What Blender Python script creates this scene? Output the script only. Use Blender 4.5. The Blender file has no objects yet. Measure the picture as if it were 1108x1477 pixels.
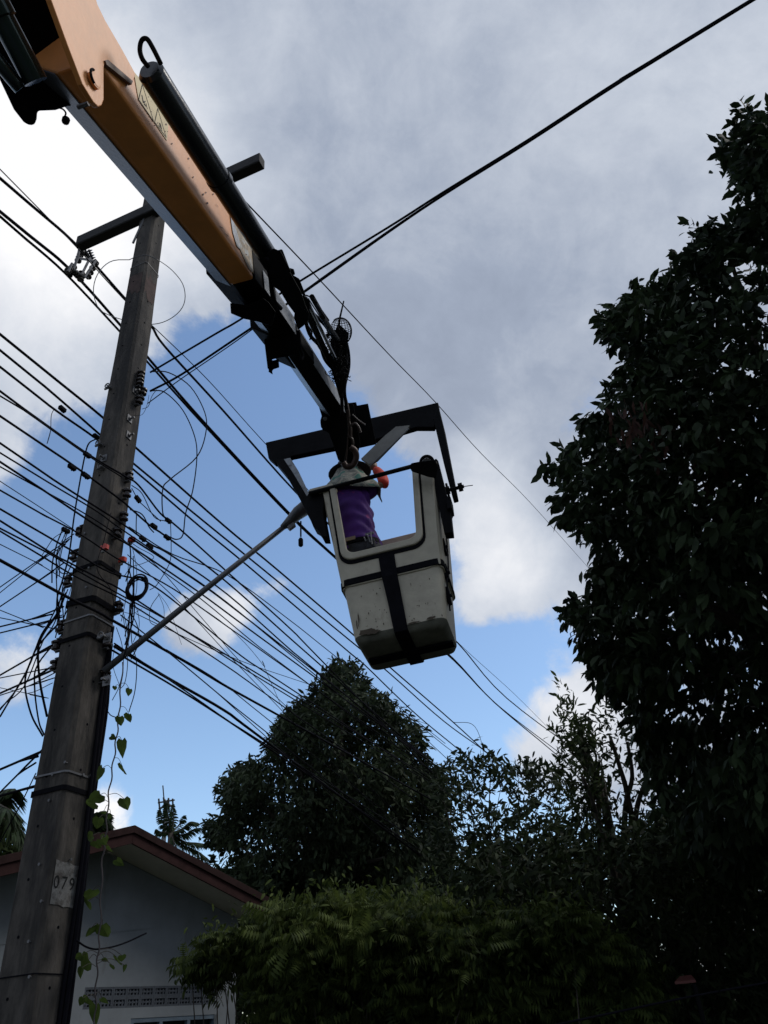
import bpy, math, random
import numpy as np
from mathutils import Vector, Matrix

S = bpy.context.scene
COL = S.collection
rng = np.random.default_rng(7)
random.seed(7)

# ------------------------------------------------------------------ camera
FP = 1110.0
TH, RO = math.radians(34.0), math.radians(4.95)
CAM = np.array([0, 0, 1.6])
CF = np.array([0, math.cos(TH), math.sin(TH)])
_R0 = np.array([1.0, 0, 0]); _U0 = np.array([0, -math.sin(TH), math.cos(TH)])
CR = math.cos(RO)*_R0 - math.sin(RO)*_U0
CU = math.sin(RO)*_R0 + math.cos(RO)*_U0
cd = bpy.data.cameras.new('camera'); cam = bpy.data.objects.new('camera', cd); COL.objects.link(cam)
cd.sensor_fit = 'VERTICAL'; cd.sensor_height = 24.0; cd.lens = 24.0*FP/1477.0
cd.clip_start = 0.05; cd.clip_end = 3000
cam.matrix_world = Matrix(((CR[0], CU[0], -CF[0], CAM[0]), (CR[1], CU[1], -CF[1], CAM[1]), (CR[2], CU[2], -CF[2], CAM[2]), (0, 0, 0, 1)))
S.camera = cam
S.view_settings.view_transform = 'Standard'; S.view_settings.look = 'None'
S.view_settings.exposure = 0.0; S.view_settings.gamma = 1.0; S.view_settings.use_curve_mapping = False

def ray(x, y): return CF + (x-554)/FP*CR - (y-738.5)/FP*CU
def P(x, y, d): return CAM + d*ray(x, y)
def on_plane(x, y, q, n):
    r = ray(x, y); return CAM + (np.dot(n, np.asarray(q)-CAM)/np.dot(n, r))*r
def on_vert(x, y, q, az):
    a = math.radians(az); return on_plane(x, y, np.array([q[0], q[1], 0]), np.array([math.cos(a), -math.sin(a), 0]))
def on_z(x, y, z):
    r = ray(x, y); return CAM + (z-CAM[2])/r[2]*r
def unit(v): v = np.asarray(v, float); return v/np.linalg.norm(v)

# ------------------------------------------------------------------ sky and sun
SKY = 0.15
SUN_EL, SUN_AZ = math.radians(50), math.radians(84)      # azimuth from +Y towards +X
world = bpy.data.worlds.new('World'); S.world = world; world.use_nodes = True
try: world.cycles.sampling_method = 'MANUAL'; world.cycles.sample_map_resolution = 512
except Exception: pass
nt = world.node_tree; N = nt.nodes; L = nt.links; N.clear()
def wn(t, **k):
    n = N.new(t)
    for a, b in k.items(): setattr(n, a, b)
    return n
def wmath(op, a, b=None, clamp=False):
    n = wn('ShaderNodeMath', operation=op); n.use_clamp = clamp
    for i, v in enumerate((a, b)):
        if v is None: continue
        if isinstance(v, (int, float)): n.inputs[i].default_value = v
        else: L.new(v, n.inputs[i])
    return n.outputs[0]
wout = wn('ShaderNodeOutputWorld'); bg = wn('ShaderNodeBackground'); bg.inputs['Strength'].default_value = SKY
L.new(bg.outputs[0], wout.inputs[0])
sky = wn('ShaderNodeTexSky', sky_type='NISHITA'); sky.sun_disc = False
sky.sun_elevation = SUN_EL; sky.sun_rotation = SUN_AZ; sky.air_density = 1.0; sky.dust_density = 0.6; sky.ozone_density = 1.6
tc = wn('ShaderNodeTexCoord')
DIR = tc.outputs['Generated']
def gfield(blobs):                                   # clouds as soft banks around compass directions
    tot = None
    for (x, y, sg, w) in blobs:
        d = unit(ray(x, y))
        dp = wn('ShaderNodeVectorMath', operation='DOT_PRODUCT'); L.new(DIRW, dp.inputs[0]); dp.inputs[1].default_value = d
        k = 1.0/((sg/FP)**2)
        e = wmath('MULTIPLY', wmath('EXPONENT', wmath('MULTIPLY', wmath('SUBTRACT', dp.outputs['Value'], 1.0), k)), w)
        tot = e if tot is None else wmath('ADD', tot, e)
    return tot
def wnoise(scale, detail, rough, dist=0.0, vec=None, stretch=(1, 1, 1)):
    mp = wn('ShaderNodeMapping'); mp.inputs['Scale'].default_value = stretch; L.new(vec or DIR, mp.inputs[0])
    n = wn('ShaderNodeTexNoise'); n.inputs['Scale'].default_value = scale; n.inputs['Detail'].default_value = detail
    n.inputs['Roughness'].default_value = rough; n.inputs['Distortion'].default_value = dist
    L.new(mp.outputs[0], n.inputs['Vector']); return n
nz = wnoise(3.2, 5, .55)                              # domain warp so no bank keeps a round outline
sub = wn('ShaderNodeVectorMath', operation='SUBTRACT'); L.new(nz.outputs['Color'], sub.inputs[0]); sub.inputs[1].default_value = (.5, .5, .5)
scl = wn('ShaderNodeVectorMath', operation='SCALE'); L.new(sub.outputs[0], scl.inputs[0]); scl.inputs['Scale'].default_value = .16
addv = wn('ShaderNodeVectorMath', operation='ADD'); L.new(DIR, addv.inputs[0]); L.new(scl.outputs[0], addv.inputs[1])
nrm = wn('ShaderNodeVectorMath', operation='NORMALIZE'); L.new(addv.outputs[0], nrm.inputs[0]); DIRW = nrm.outputs[0]
dens = gfield([(330, 640, 140, -1.5), (240, 780, 130, -1.0), (430, 800, 120, -1.3), (330, 1080, 150, -1.3), (40, 1090, 110, -1.1), (520, 1060, 150, -1.0), (400, 580, 60, -.6),
               (690, 1010, 60, -1.2), (725, 950, 50, -1.5), (790, 900, 40, -.6), (60, 760, 130, -.9), (300, 540, 60, -.7), (640, 960, 60, -1.0), (20, 880, 70, -.5), (560, 740, 60, -.7), (690, 960, 50, -.6),
               (700, 1300, 200, -.8), (60, 500, 120, 1.1), (60, 280, 150, 1.0), (240, 400, 70, .8), (340, 885, 52, 2.6), (430, 858, 34, 1.8), (270, 915, 40, 1.5), (740, 740, 75, .9), (725, 870, 42, 1.0), (660, 800, 40, -.5), (815, 1030, 70, 1.6), (40, 950, 50, 2.0),
               (165, 1165, 42, 1.4), (560, 440, 100, .4), (700, 180, 300, .7), (420, 150, 200, .5), (620, 620, 70, .5), (255, 925, 50, .5)])
n1 = wnoise(4.6, 10, .64, .5); n2 = wnoise(17.0, 8, .68, .3)
n4 = wnoise(8.5, 10, .62, .8)
nn = wmath('ADD', wmath('ADD', wmath('MULTIPLY', wmath('SUBTRACT', n4.outputs['Fac'], .5), 1.5), wmath('MULTIPLY', wmath('SUBTRACT', n1.outputs['Fac'], .5), 1.9)), wmath('MULTIPLY', wmath('SUBTRACT', n2.outputs['Fac'], .5), 1.5))
D = wmath('ADD', wmath('ADD', dens, nn), .78)
mr = wn('ShaderNodeMapRange', interpolation_type='SMOOTHSTEP'); mr.inputs['From Min'].default_value = .0; mr.inputs['From Max'].default_value = .84
L.new(D, mr.inputs['Value']); ALPHA = mr.outputs[0]
bri = gfield([(80, 250, 110, .52), (150, 200, 100, .30), (120, 430, 90, .22), (50, 600, 90, .15), (730, 800, 55, .48), (690, 700, 45, .22), (800, 770, 45, -.15), (815, 1030, 75, .42), (350, 880, 60, .42), (165, 1165, 50, .6),
              (1000, 200, 170, .12), (640, 480, 150, -.13), (860, 340, 120, -.03), (520, 60, 220, .06), (50, 950, 60, .3), (600, 620, 60, .02), (330, 330, 80, .12)])
n3 = wnoise(5.5, 10, .6, .4)
B = wmath('ADD', wmath('ADD', wmath('ADD', bri, wmath('MULTIPLY', wmath('SUBTRACT', n4.outputs['Fac'], .5), .22)), .42), wmath('ADD', wmath('MULTIPLY', wmath('SUBTRACT', n3.outputs['Fac'], .5), .45), wmath('MULTIPLY', wmath('SUBTRACT', n2.outputs['Fac'], .5), .22)))
cr = wn('ShaderNodeValToRGB'); L.new(B, cr.inputs[0])
K = 1.0/SKY
def c10(r, g, b): return (r, g, b, 1)
cr.color_ramp.elements[0].position = 0.0; cr.color_ramp.elements[0].color = c10(.22, .26, .35)
cr.color_ramp.elements[1].position = 1.0; cr.color_ramp.elements[1].color = c10(1.0, 1.0, 1.02)
e = cr.color_ramp.elements.new(.35); e.color = c10(.355, .41, .52)
e = cr.color_ramp.elements.new(.60); e.color = c10(.58, .63, .72)
ccol = wn('ShaderNodeVectorMath', operation='SCALE'); L.new(cr.outputs[0], ccol.inputs[0]); ccol.inputs['Scale'].default_value = K
sgain = wn('ShaderNodeVectorMath', operation='MULTIPLY'); L.new(sky.outputs[0], sgain.inputs[0]); sgain.inputs[1].default_value = (1.23, 1.28, 1.29)
SKYGAIN = sgain.inputs[1]
mx = wn('ShaderNodeMix', data_type='RGBA'); L.new(ALPHA, mx.inputs['Factor']); L.new(sgain.outputs[0], mx.inputs['A']); L.new(ccol.outputs[0], mx.inputs['B'])
L.new(mx.outputs['Result'], bg.inputs['Color'])

sl = bpy.data.lights.new('sun', 'SUN'); sl.energy = 1.5; sl.angle = math.radians(22); sl.color = (1, .96, .9)
sun = bpy.data.objects.new('sun', sl); COL.objects.link(sun)
sd = Vector((math.sin(SUN_AZ)*math.cos(SUN_EL), math.cos(SUN_AZ)*math.cos(SUN_EL), math.sin(SUN_EL)))
sun.rotation_euler = sd.to_track_quat('Z', 'Y').to_euler(); sun.location = (0, 0, 30)

# ------------------------------------------------------------------ materials
MATS = {}
def mat(name, col, rough=.6, metal=0.0, var=.25, scale=8.0, bump=0.0, col2=None, thr=None, spec=None, stretch=(1, 1, 1), bscale=None, streak=None):
    """principled with two octave bands of noise in the colour, optional second colour patches and a fine relief"""
    if name in MATS: return MATS[name]
    m = bpy.data.materials.new(name); m.use_nodes = True; t = m.node_tree; n = t.nodes; l = t.links
    b = n['Principled BSDF']; b.inputs['Roughness'].default_value = rough; b.inputs['Metallic'].default_value = metal
    if spec is not None: b.inputs['Specular IOR Level'].default_value = spec
    g = n.new('ShaderNodeNewGeometry'); mp = n.new('ShaderNodeMapping'); mp.inputs['Scale'].default_value = stretch
    l.new(g.outputs['Position'], mp.inputs[0])
    a = n.new('ShaderNodeTexNoise'); a.inputs['Scale'].default_value = scale; a.inputs['Detail'].default_value = 8; a.inputs['Roughness'].default_value = .65
    l.new(mp.outputs[0], a.inputs['Vector'])
    r = n.new('ShaderNodeValToRGB'); l.new(a.outputs['Fac'], r.inputs[0])
    c = np.array(col[:3]); r.color_ramp.elements[0].position = .3; r.color_ramp.elements[1].position = .72
    r.color_ramp.elements[0].color = (*(c*(1-var)), 1); r.color_ramp.elements[1].color = (*(c*(1+var)), 1)
    out = r.outputs[0]
    if col2 is not None:
        a2 = n.new('ShaderNodeTexNoise'); a2.inputs['Scale'].default_value = scale*.45; a2.inputs['Detail'].default_value = 9; a2.inputs['Roughness'].default_value = .7
        mp2 = n.new('ShaderNodeMapping'); mp2.inputs['Location'].default_value = (3.1, 7.7, 1.3); mp2.inputs['Scale'].default_value = streak or stretch
        l.new(g.outputs['Position'], mp2.inputs[0]); l.new(mp2.outputs[0], a2.inputs['Vector'])
        k = n.new('ShaderNodeMapRange'); k.inputs['From Min'].default_value = thr; k.inputs['From Max'].default_value = thr+.12; l.new(a2.outputs['Fac'], k.inputs[0])
        x = n.new('ShaderNodeMix'); x.data_type = 'RGBA'; l.new(k.outputs[0], x.inputs['Factor']); l.new(out, x.inputs['A']); x.inputs['B'].default_value = (*col2, 1)
        out = x.outputs['Result']
    l.new(out, b.inputs['Base Color'])
    if bump:
        a3 = n.new('ShaderNodeTexNoise'); a3.inputs['Scale'].default_value = bscale or scale*5; a3.inputs['Detail'].default_value = 6
        l.new(mp.outputs[0], a3.inputs['Vector'])
        bp = n.new('ShaderNodeBump'); bp.inputs['Strength'].default_value = bump; bp.inputs['Distance'].default_value = .01
        l.new(a3.outputs['Fac'], bp.inputs['Height']); l.new(bp.outputs[0], b.inputs['Normal'])
    MATS[name] = m; return m

def leafmat(name, col, trans=.35, rough=.45, var=.45, scale=3.0, top=None):
    m = bpy.data.materials.new(name); m.use_nodes = True; t = m.node_tree; n = t.nodes; l = t.links
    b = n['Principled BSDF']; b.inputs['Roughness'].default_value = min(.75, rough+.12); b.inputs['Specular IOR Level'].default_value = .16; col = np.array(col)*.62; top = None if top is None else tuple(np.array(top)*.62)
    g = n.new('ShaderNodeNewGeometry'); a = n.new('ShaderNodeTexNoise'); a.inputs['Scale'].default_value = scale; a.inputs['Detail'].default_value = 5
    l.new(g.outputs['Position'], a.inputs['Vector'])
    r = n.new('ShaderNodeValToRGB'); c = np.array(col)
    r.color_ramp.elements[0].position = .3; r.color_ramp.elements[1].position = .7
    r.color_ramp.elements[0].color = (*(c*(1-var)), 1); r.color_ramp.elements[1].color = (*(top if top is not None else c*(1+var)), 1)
    # leaf to leaf variation on top of the patches
    ad = n.new('ShaderNodeMath'); ad.operation = 'MULTIPLY_ADD'; l.new(g.outputs['Random Per Island'], ad.inputs[0]); ad.inputs[1].default_value = .35; l.new(a.outputs['Fac'], ad.inputs[2])
    sb = n.new('ShaderNodeMath'); sb.operation = 'SUBTRACT'; l.new(ad.outputs[0], sb.inputs[0]); sb.inputs[1].default_value = .175
    l.new(sb.outputs[0], r.inputs[0]); l.new(r.outputs[0], b.inputs['Base Color'])
    tr = n.new('ShaderNodeBsdfTranslucent'); l.new(r.outputs[0], tr.inputs['Color'])
    mxs = n.new('ShaderNodeMixShader'); mxs.inputs[0].default_value = trans
    l.new(b.outputs[0], mxs.inputs[1]); l.new(tr.outputs[0], mxs.inputs[2]); l.new(mxs.outputs[0], n['Material Output'].inputs[0])
    MATS[name] = m; return m

M_ORANGE = mat('orange_paint', (.72, .275, .066), .46, var=.12, scale=9, col2=(.34, .15, .06), thr=.63, bump=.08, bscale=60)
M_BLACK = mat('black_paint', (.0055, .0055, .0065), .6, var=.4, scale=9, bump=.12, spec=.04)
M_GLOSS = mat('gloss_black_paint', (.012, .014, .018), .22, var=.3, scale=6, bump=.05)
M_STEEL = mat('grey_worn_steel', (.20, .215, .235), .42, var=.3, scale=26, col2=(.03, .028, .026), thr=.56, bump=.25)
M_DSTEEL = mat('dark_polished_rod', (.05, .07, .075), .16, .8, var=.2)
M_GALV = mat('galvanised_steel', (.13, .13, .135), .5, .4, var=.25, scale=20, bump=.1)
M_RUBBER = mat('black_rubber', (.006, .006, .008), .8, var=.3, scale=20, spec=.04)
M_CABLE = mat('cable_sheath', (.006, .006, .009), .75, var=.3, scale=30, spec=.05)
M_CONC = mat('pole_concrete', (.062, .054, .046), .9, var=.75, scale=8, col2=(.016, .014, .013), thr=.46, bump=.6, stretch=(1, 1, .38), bscale=60, streak=(1, 1, .16))
M_WHITEP = mat('number_paint', (.18, .175, .165), .8, var=.22, scale=20, col2=(.07, .062, .055), thr=.49, bump=.3)
M_DIGIT = mat('digit_paint', (.03, .03, .03), .8)
M_RUST = mat('rust_stain', (.065, .04, .034), .9, var=.4, scale=15)
M_PORC = mat('dark_porcelain', (.022, .014, .012), .25, var=.3)
M_GPOLY = mat('grey_insulator', (.085, .08, .08), .45, var=.3)
M_SHELL = mat('bucket_fibreglass', (.38, .345, .265), .55, var=.16, scale=7, col2=(.15, .12, .085), thr=.62, bump=.18, bscale=40, streak=(1.2, 1.2, .5))
M_INNER = mat('backlit_fibreglass', (.55, .42, .32), .6, var=.1)  # light coming through the fibreglass put into a lighter, pinker colour
M_RED = mat('red_plastic', (.55, .04, .02), .4)
M_WALL = mat('house_paint', (.20, .22, .235), .85, var=.16, scale=2.2, bump=.15, col2=(.11, .115, .105), thr=.60, streak=(2.2, 2.2, .5))
M_SOFFIT = mat('soffit_board', (.58, .53, .44), .8, var=.12, scale=4)
M_FASCIA = mat('red_brown_fascia', (.038, .017, .016), .8, spec=.12, var=.3, scale=8)
M_ROOF = mat('roof_sheet', (.13, .10, .09), .8, var=.3, scale=6)
M_VENT = mat('vent_block_cement', (.07, .08, .095), .85, var=.15)
M_FRAME = mat('blue_window_frame', (.11, .15, .19), .6)
M_GLASS = mat('window_glass', (.03, .035, .04), .08)
M_BARK = mat('bark', (.055, .045, .035), .9, var=.4, scale=12, bump=.5)
M_GROUND = mat('ground_grass', (.026, .032, .014), .95, var=.4, scale=2)
M_ASPH = mat('asphalt', (.04, .04, .04), .9, var=.25, scale=12, bump=.3)
M_DIRT = mat('bucket_mud', (.06, .045, .03), .9)
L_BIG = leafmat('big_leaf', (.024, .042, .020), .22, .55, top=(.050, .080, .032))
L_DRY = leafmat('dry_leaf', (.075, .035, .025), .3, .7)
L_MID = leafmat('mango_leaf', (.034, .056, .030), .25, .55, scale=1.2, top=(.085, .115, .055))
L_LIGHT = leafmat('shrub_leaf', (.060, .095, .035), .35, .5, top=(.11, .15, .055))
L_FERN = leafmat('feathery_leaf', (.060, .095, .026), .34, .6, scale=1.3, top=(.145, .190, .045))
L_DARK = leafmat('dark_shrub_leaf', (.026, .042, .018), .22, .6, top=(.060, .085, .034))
L_PALM = leafmat('palm_leaf', (.045, .075, .03), .3, .5)
L_VINE = leafmat('vine_leaf', (.085, .13, .030), .5, .5, scale=9)

# ------------------------------------------------------------------ object helpers
ORG = {}
def thing(name, loc, label, cat, group=None):
    o = bpy.data.objects.new(name, None); COL.objects.link(o); o.location = Vector(loc); ORG[o.name] = np.array(loc, float)
    o.empty_display_size = .2; o['label'] = label; o['category'] = cat
    if group: o['group'] = group
    return o
def mesh_np(name, V, F, smooth=False):
    me = bpy.data.meshes.new(name)
    if isinstance(F, np.ndarray):
        nf, k = F.shape; me.vertices.add(len(V)); me.vertices.foreach_set('co', np.asarray(V, np.float32).ravel())
        me.loops.add(nf*k); me.loops.foreach_set('vertex_index', F.astype(np.int32).ravel())
        me.polygons.add(nf); me.polygons.foreach_set('loop_start', np.arange(0, nf*k, k, dtype=np.int32))
        try: me.polygons.foreach_set('loop_total', np.full(nf, k, np.int32))
        except Exception: pass
        me.update(calc_edges=True)
    else:
        me.from_pydata([tuple(v) for v in V], [], [tuple(f) for f in F]); me.update()
    if smooth: me.polygons.foreach_set('use_smooth', [True]*len(me.polygons))
    return me
def obj(name, V, F, m, parent=None, smooth=False, kind=None, label=None, cat=None, group=None, org=None):
    V = np.asarray(V, float)
    par = parent; base = np.zeros(3)
    if parent is not None: base = ORG[parent.name]
    own = np.array(org, float) if org is not None else (V.mean(0) if parent is None else base)
    me = mesh_np(name, V-own, F, smooth); me.materials.append(m)
    o = bpy.data.objects.new(name, me); COL.objects.link(o); ORG[o.name] = own
    if parent is not None: o.parent = parent; o.location = Vector(own-base)
    else: o.location = Vector(own)
    if kind: o['kind'] = kind
    if label: o['label'] = label
    if cat: o['category'] = cat
    if group: o['group'] = group
    return o
class G:                                                 # geometry collector
    def __init__(s): s.V = []; s.F = []
    def add(s, V, F):
        b = len(s.V); s.V += [tuple(v) for v in V]; s.F += [tuple(i+b for i in f) for f in F]; return s
    def box(s, c, ax, half):
        c = np.asarray(c, float); A = [unit(a) for a in ax]; V = []
        for i in (-1, 1):
            for j in (-1, 1):
                for k in (-1, 1): V.append(c+A[0]*half[0]*i+A[1]*half[1]*j+A[2]*half[2]*k)
        return s.add(V, [(0, 1, 3, 2), (4, 6, 7, 5), (0, 4, 5, 1), (2, 3, 7, 6), (0, 2, 6, 4), (1, 5, 7, 3)])
    def bevbox(s, c, ax, half, b):
        """box with chamfered long edges along axis 2"""
        c = np.asarray(c, float); A = [unit(a) for a in ax]; h0, h1, h2 = half
        pr = [(h0-b, -h1), (h0, -h1+b), (h0, h1-b), (h0-b, h1), (-h0+b, h1), (-h0, h1-b), (-h0, -h1+b), (-h0+b, -h1)]
        V = [c+A[0]*p+A[1]*q+A[2]*z for z in (-h2, h2) for p, q in pr]; n = 8
        return s.add(V, [tuple(range(n))[::-1], tuple(range(n, 2*n))]+[(i, (i+1) % n, n+(i+1) % n, n+i) for i in range(n)])
    def tube(s, pts, r, n=6, cap=True):
        pts = [np.asarray(p, float) for p in pts]; m = len(pts); rr = r if hasattr(r, '__len__') else [r]*m; V = []
        up = None
        for i, p in enumerate(pts):
            t = unit(pts[min(i+1, m-1)]-pts[max(i-1, 0)])
            if up is None:
                up = np.array([0, 0, 1.]) if abs(t[2]) < .9 else np.array([1., 0, 0])
            a = np.cross(t, up); a = unit(a); b = np.cross(a, t); up = b
            V += [p+rr[i]*(math.cos(2*math.pi*k/n)*a+math.sin(2*math.pi*k/n)*b) for k in range(n)]
        F = [(i*n+k, i*n+(k+1) % n, (i+1)*n+(k+1) % n, (i+1)*n+k) for i in range(m-1) for k in range(n)]
        if cap: F += [tuple(range(n))[::-1], tuple((m-1)*n+k for k in range(n))]
        return s.add(V, F)
    def lathe(s, c, ax, prof, n=12):
        """prof: (height along ax, radius)"""
        return s.tube([np.asarray(c)+unit(ax)*h for h, _ in prof], [q for _, q in prof], n) if False else s._lathe(c, ax, prof, n)
    def _lathe(s, c, ax, prof, n):
        t = unit(ax); u = np.array([0, 0, 1.]) if abs(t[2]) < .9 else np.array([1., 0, 0]); a = unit(np.cross(t, u)); b = np.cross(a, t); c = np.asarray(c, float)
        V = [c+t*h+r*(math.cos(2*math.pi*k/n)*a+math.sin(2*math.pi*k/n)*b) for h, r in prof for k in range(n)]; m = len(prof)
        F = [(i*n+k, i*n+(k+1) % n, (i+1)*n+(k+1) % n, (i+1)*n+k) for i in range(m-1) for k in range(n)]+[tuple(range(n))[::-1], tuple((m-1)*n+k for k in range(n))]
        return s.add(V, F)
    def slab(s, poly, vec):
        """polygon (3D points) extruded by vec"""
        n = len(poly); A = [np.asarray(p, float) for p in poly]; B_ = [p+np.asarray(vec) for p in A]
        return s.add(A+B_, [tuple(range(n)), tuple(range(n, 2*n))[::-1]]+[(i, n+i, n+(i+1) % n, (i+1) % n) for i in range(n)])
    def loft(s, rings):
        n = len(rings[0]); V = [p for r in rings for p in r]; m = len(rings)
        return s.add(V, [(i*n+k, i*n+(k+1) % n, (i+1)*n+(k+1) % n, (i+1)*n+k) for i in range(m-1) for k in range(n)]+[tuple(range(n))[::-1], tuple((m-1)*n+k for k in range(n))])
    def ring(s, outer, inner, vec):
        """flat frame between two loops of equal length, extruded by vec"""
        n = len(outer); o = [np.asarray(p, float) for p in outer]; i_ = [np.asarray(p, float) for p in inner]; v = np.asarray(vec)
        V = o+i_+[p+v for p in o]+[p+v for p in i_]; F = []
        for k in range(n):
            j = (k+1) % n
            F += [(k, j, n+j, n+k), (2*n+k, 3*n+k, 3*n+j, 2*n+j), (k, 2*n+k, 2*n+j, j), (n+k, n+j, 3*n+j, 3*n+k)]
        return s.add(V, F)
    def make(s, name, m, parent=None, **k): return obj(name, s.V, s.F, m, parent, **k)
def bevel(o, w=.006, seg=2):
    b = o.modifiers.new('bevel', 'BEVEL'); b.width = w; b.segments = seg; b.limit_method = 'ANGLE'; b.angle_limit = math.radians(35); return o
def catmull(pts, k=6):
    p = [np.asarray(q, float) for q in pts]
    if len(p) < 3: return [p[0]+(p[-1]-p[0])*t for t in np.linspace(0, 1, k+1)]
    q = [2*p[0]-p[1]]+p+[2*p[-1]-p[-2]]; out = []
    for i in range(1, len(q)-2):
        for t in np.linspace(0, 1, k, endpoint=False):
            out.append(.5*((2*q[i])+(-q[i-1]+q[i+1])*t+(2*q[i-1]-5*q[i]+4*q[i+1]-q[i+2])*t*t+(-q[i-1]+3*q[i]-3*q[i+1]+q[i+2])*t**3))
    out.append(p[-1]); return out

# ------------------------------------------------------------------ ground, road
obj('ground', [(-400, -400, 0), (400, -400, 0), (400, 900, 0), (-400, 900, 0)], [(0, 1, 2, 3)], M_GROUND, kind='structure')
SD = np.array([math.sin(math.radians(20)), math.cos(math.radians(20)), 0]); LT = np.array([math.sin(math.radians(110)), math.cos(math.radians(110)), 0])
POLE = np.array([-2.21, 5.0, 0])
rc = POLE+LT*3.2
obj('road', [rc-SD*60-LT*2.4+[0, 0, .004], rc-SD*60+LT*2.0+[0, 0, .004], rc+SD*2.0+LT*2.0+[0, 0, .004], rc+SD*2.0-LT*2.4+[0, 0, .004]], [(0, 1, 2, 3)], M_ASPH, kind='structure')

# ------------------------------------------------------------------ utility pole
pole = thing('utility_pole', POLE, 'weathered square concrete pole with a white patch reading 079 and a crossarm at its top', 'utility pole')
HP = 9.35
def pw(h): return .150-.053*h/HP                        # half width at height h
def pol(h, a, b): return POLE+LT*a+SD*b+np.array([0, 0, h])
rings = []
for h in np.linspace(0, HP, 24):
    w = pw(h); c = .022; j = lambda: rng.normal(0, .0012)
    rings.append([pol(h, a+j(), b+j()) for a, b in ((w-c, -w), (w, -w+c), (w, w-c), (w-c, w), (-w+c, w), (-w, w-c), (-w, -w+c), (-w+c, -w))])
G().loft(rings).make('shaft', M_CONC, pole)
def prface(x, y, out=0.0, h=None):                       # pixel -> the pole's right hand face (it looks along LT)
    q = POLE+LT*(pw(4)+out); p = on_plane(x, y, q, LT)
    for _ in range(3): p = on_plane(x, y, POLE+LT*(pw(p[2])+out), LT)
    return p
def pfface(x, y, out=0.0):                               # pixel -> the pole's front left face (it looks along -SD)
    p = on_plane(x, y, POLE-SD*(pw(4)+out), SD)
    for _ in range(3): p = on_plane(x, y, POLE-SD*(pw(p[2])+out), SD)
    return p
def faceq(h0, h1, b0, b1, out, jag=0):                   # sheet on the right face between two heights
    V = []; n = 7
    for i in range(n): V.append(pol(h0+(rng.normal(0, jag) if jag else 0), pw(h0)+out, b0+(b1-b0)*i/(n-1)))
    for i in range(n): V.append(pol(h1+(rng.normal(0, jag) if jag else 0), pw(h1)+out, b1-(b1-b0)*i/(n-1)))
    return V
hb, ht_ = prface(90, 1308)[2], prface(90, 1243)[2]
wb_ = pw(hb)-.026
G().add(faceq(hb, ht_, -wb_, wb_, .0035, .006), [tuple(range(14))]).make('number_patch', M_WHITEP, pole)
tx = bpy.data.curves.new('digits', 'FONT'); tx.body = '079'; tx.size = 1; tx.extrude = 0.004; tx.space_character = 1.3; tx.resolution_u = 3
to = bpy.data.objects.new('digits_tmp', tx); COL.objects.link(to); bpy.context.view_layer.update()
tm = bpy.data.meshes.new_from_object(to.evaluated_get(bpy.context.evaluated_depsgraph_get())); bpy.data.objects.remove(to)
co = np.array([v.co[:] for v in tm.vertices]); co[:, 0] -= (co[:, 0].min()+co[:, 0].max())/2
hd = prface(92, 1283)[2]; dh = prface(92, 1265)[2]-hd; sc_ = dh/.66
DV = np.array([pol(hd+v[1]*sc_, pw(hd)+.006, v[0]*sc_*.98-.022) for v in co])
obj('number_digits', DV, [tuple(p.vertices) for p in tm.polygons], M_DIGIT, pole)
# bolt holes down both visible faces, their inner shade painted as dark discs
g = G()
for h in np.arange(1.0, 9.2, .3):
    w = pw(h)
    g.lathe(pol(h+.04, w-.004, -.1*w), LT, [(0, .009), (.0052, .009)], 8)
    g.lathe(pol(h, -.2*w, -w+.004), -SD, [(0, .009), (.0052, .009)], 8)
g.make('bolt_hole_shade', M_RUBBER, pole, kind='stuff')
# crossarm
A0 = on_z(115, 352, 9.0); A1 = on_z(378, 232, 9.0); ax = unit(A1-A0); upz = np.array([0, 0, 1.]); sd_ = np.cross(ax, upz)
arm0 = A0; arm1 = A1
g = G(); g.bevbox((arm0+arm1)/2-SD*.0, (sd_, upz, ax), (.055, .078, np.linalg.norm(arm1-arm0)/2), .012); bevel(g.make('crossarm', mat('arm_concrete', (.022, .021, .022), .85, var=.4, scale=10, bump=.4), pole))
g = G(); g.tube([arm0*.62+arm1*.38-[0, 0, .05], pol(8.55, -.11, -.11)], .012, 6); g.make('arm_brace', M_GALV, pole)
# thin tie wire along the crossarm
g = G(); q0 = on_z(118, 349, 9.09); q1 = on_z(176, 312, 9.09); g.tube(catmull([q0, on_z(140, 330, 9.10), q1]), .004, 5); g.make('tie_wire', M_GALV, pole)
# insulator hanger below the arm end
def insul(g, c, axd, n=5, r=.03, l=.13):
    pr = [(0, .012)]
    for i in range(n): z = l*(i+.5)/n; pr += [(z-.008, .013), (z, r), (z+.004, r), (z+.009, .013)]
    pr.append((l, .012)); g.lathe(c, axd, pr, 12)
hg = thing('cable_spacer', on_vert(122, 375, POLE-LT*1.0, 20), 'cluster of ribbed grey insulators hanging from the left crossarm end', 'insulator')
hc = on_vert(122, 378, POLE-LT*1.0, 20)
def HP3(x, y, o=0): return on_vert(x, y, POLE-LT*(1.0+o), 20)
for (x0, y0, x1, y1) in ((103, 385, 112, 397), (118, 392, 116, 405), (138, 378, 126, 402), (118, 362, 112, 378), (128, 360, 134, 374), (96, 392, 108, 384)):
    a, b = HP3(x0, y0), HP3(x1, y1); g = G(); insul(g, a, b-a, 4, .038, np.linalg.norm(b-a)); g.make('insulator', M_GPOLY, hg)
g = G()
for pts in (((116, 352), (112, 372), (106, 388)), ((112, 372), (134, 376)), ((106, 388), (122, 400), (138, 376)), ((120, 356), (130, 372), (118, 396)), ((104, 380), (98, 392))):
    g.tube([HP3(x, y, -.03) for x, y in pts], .014, 6)
g.make('hanger_frame', M_GALV, hg)
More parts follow.
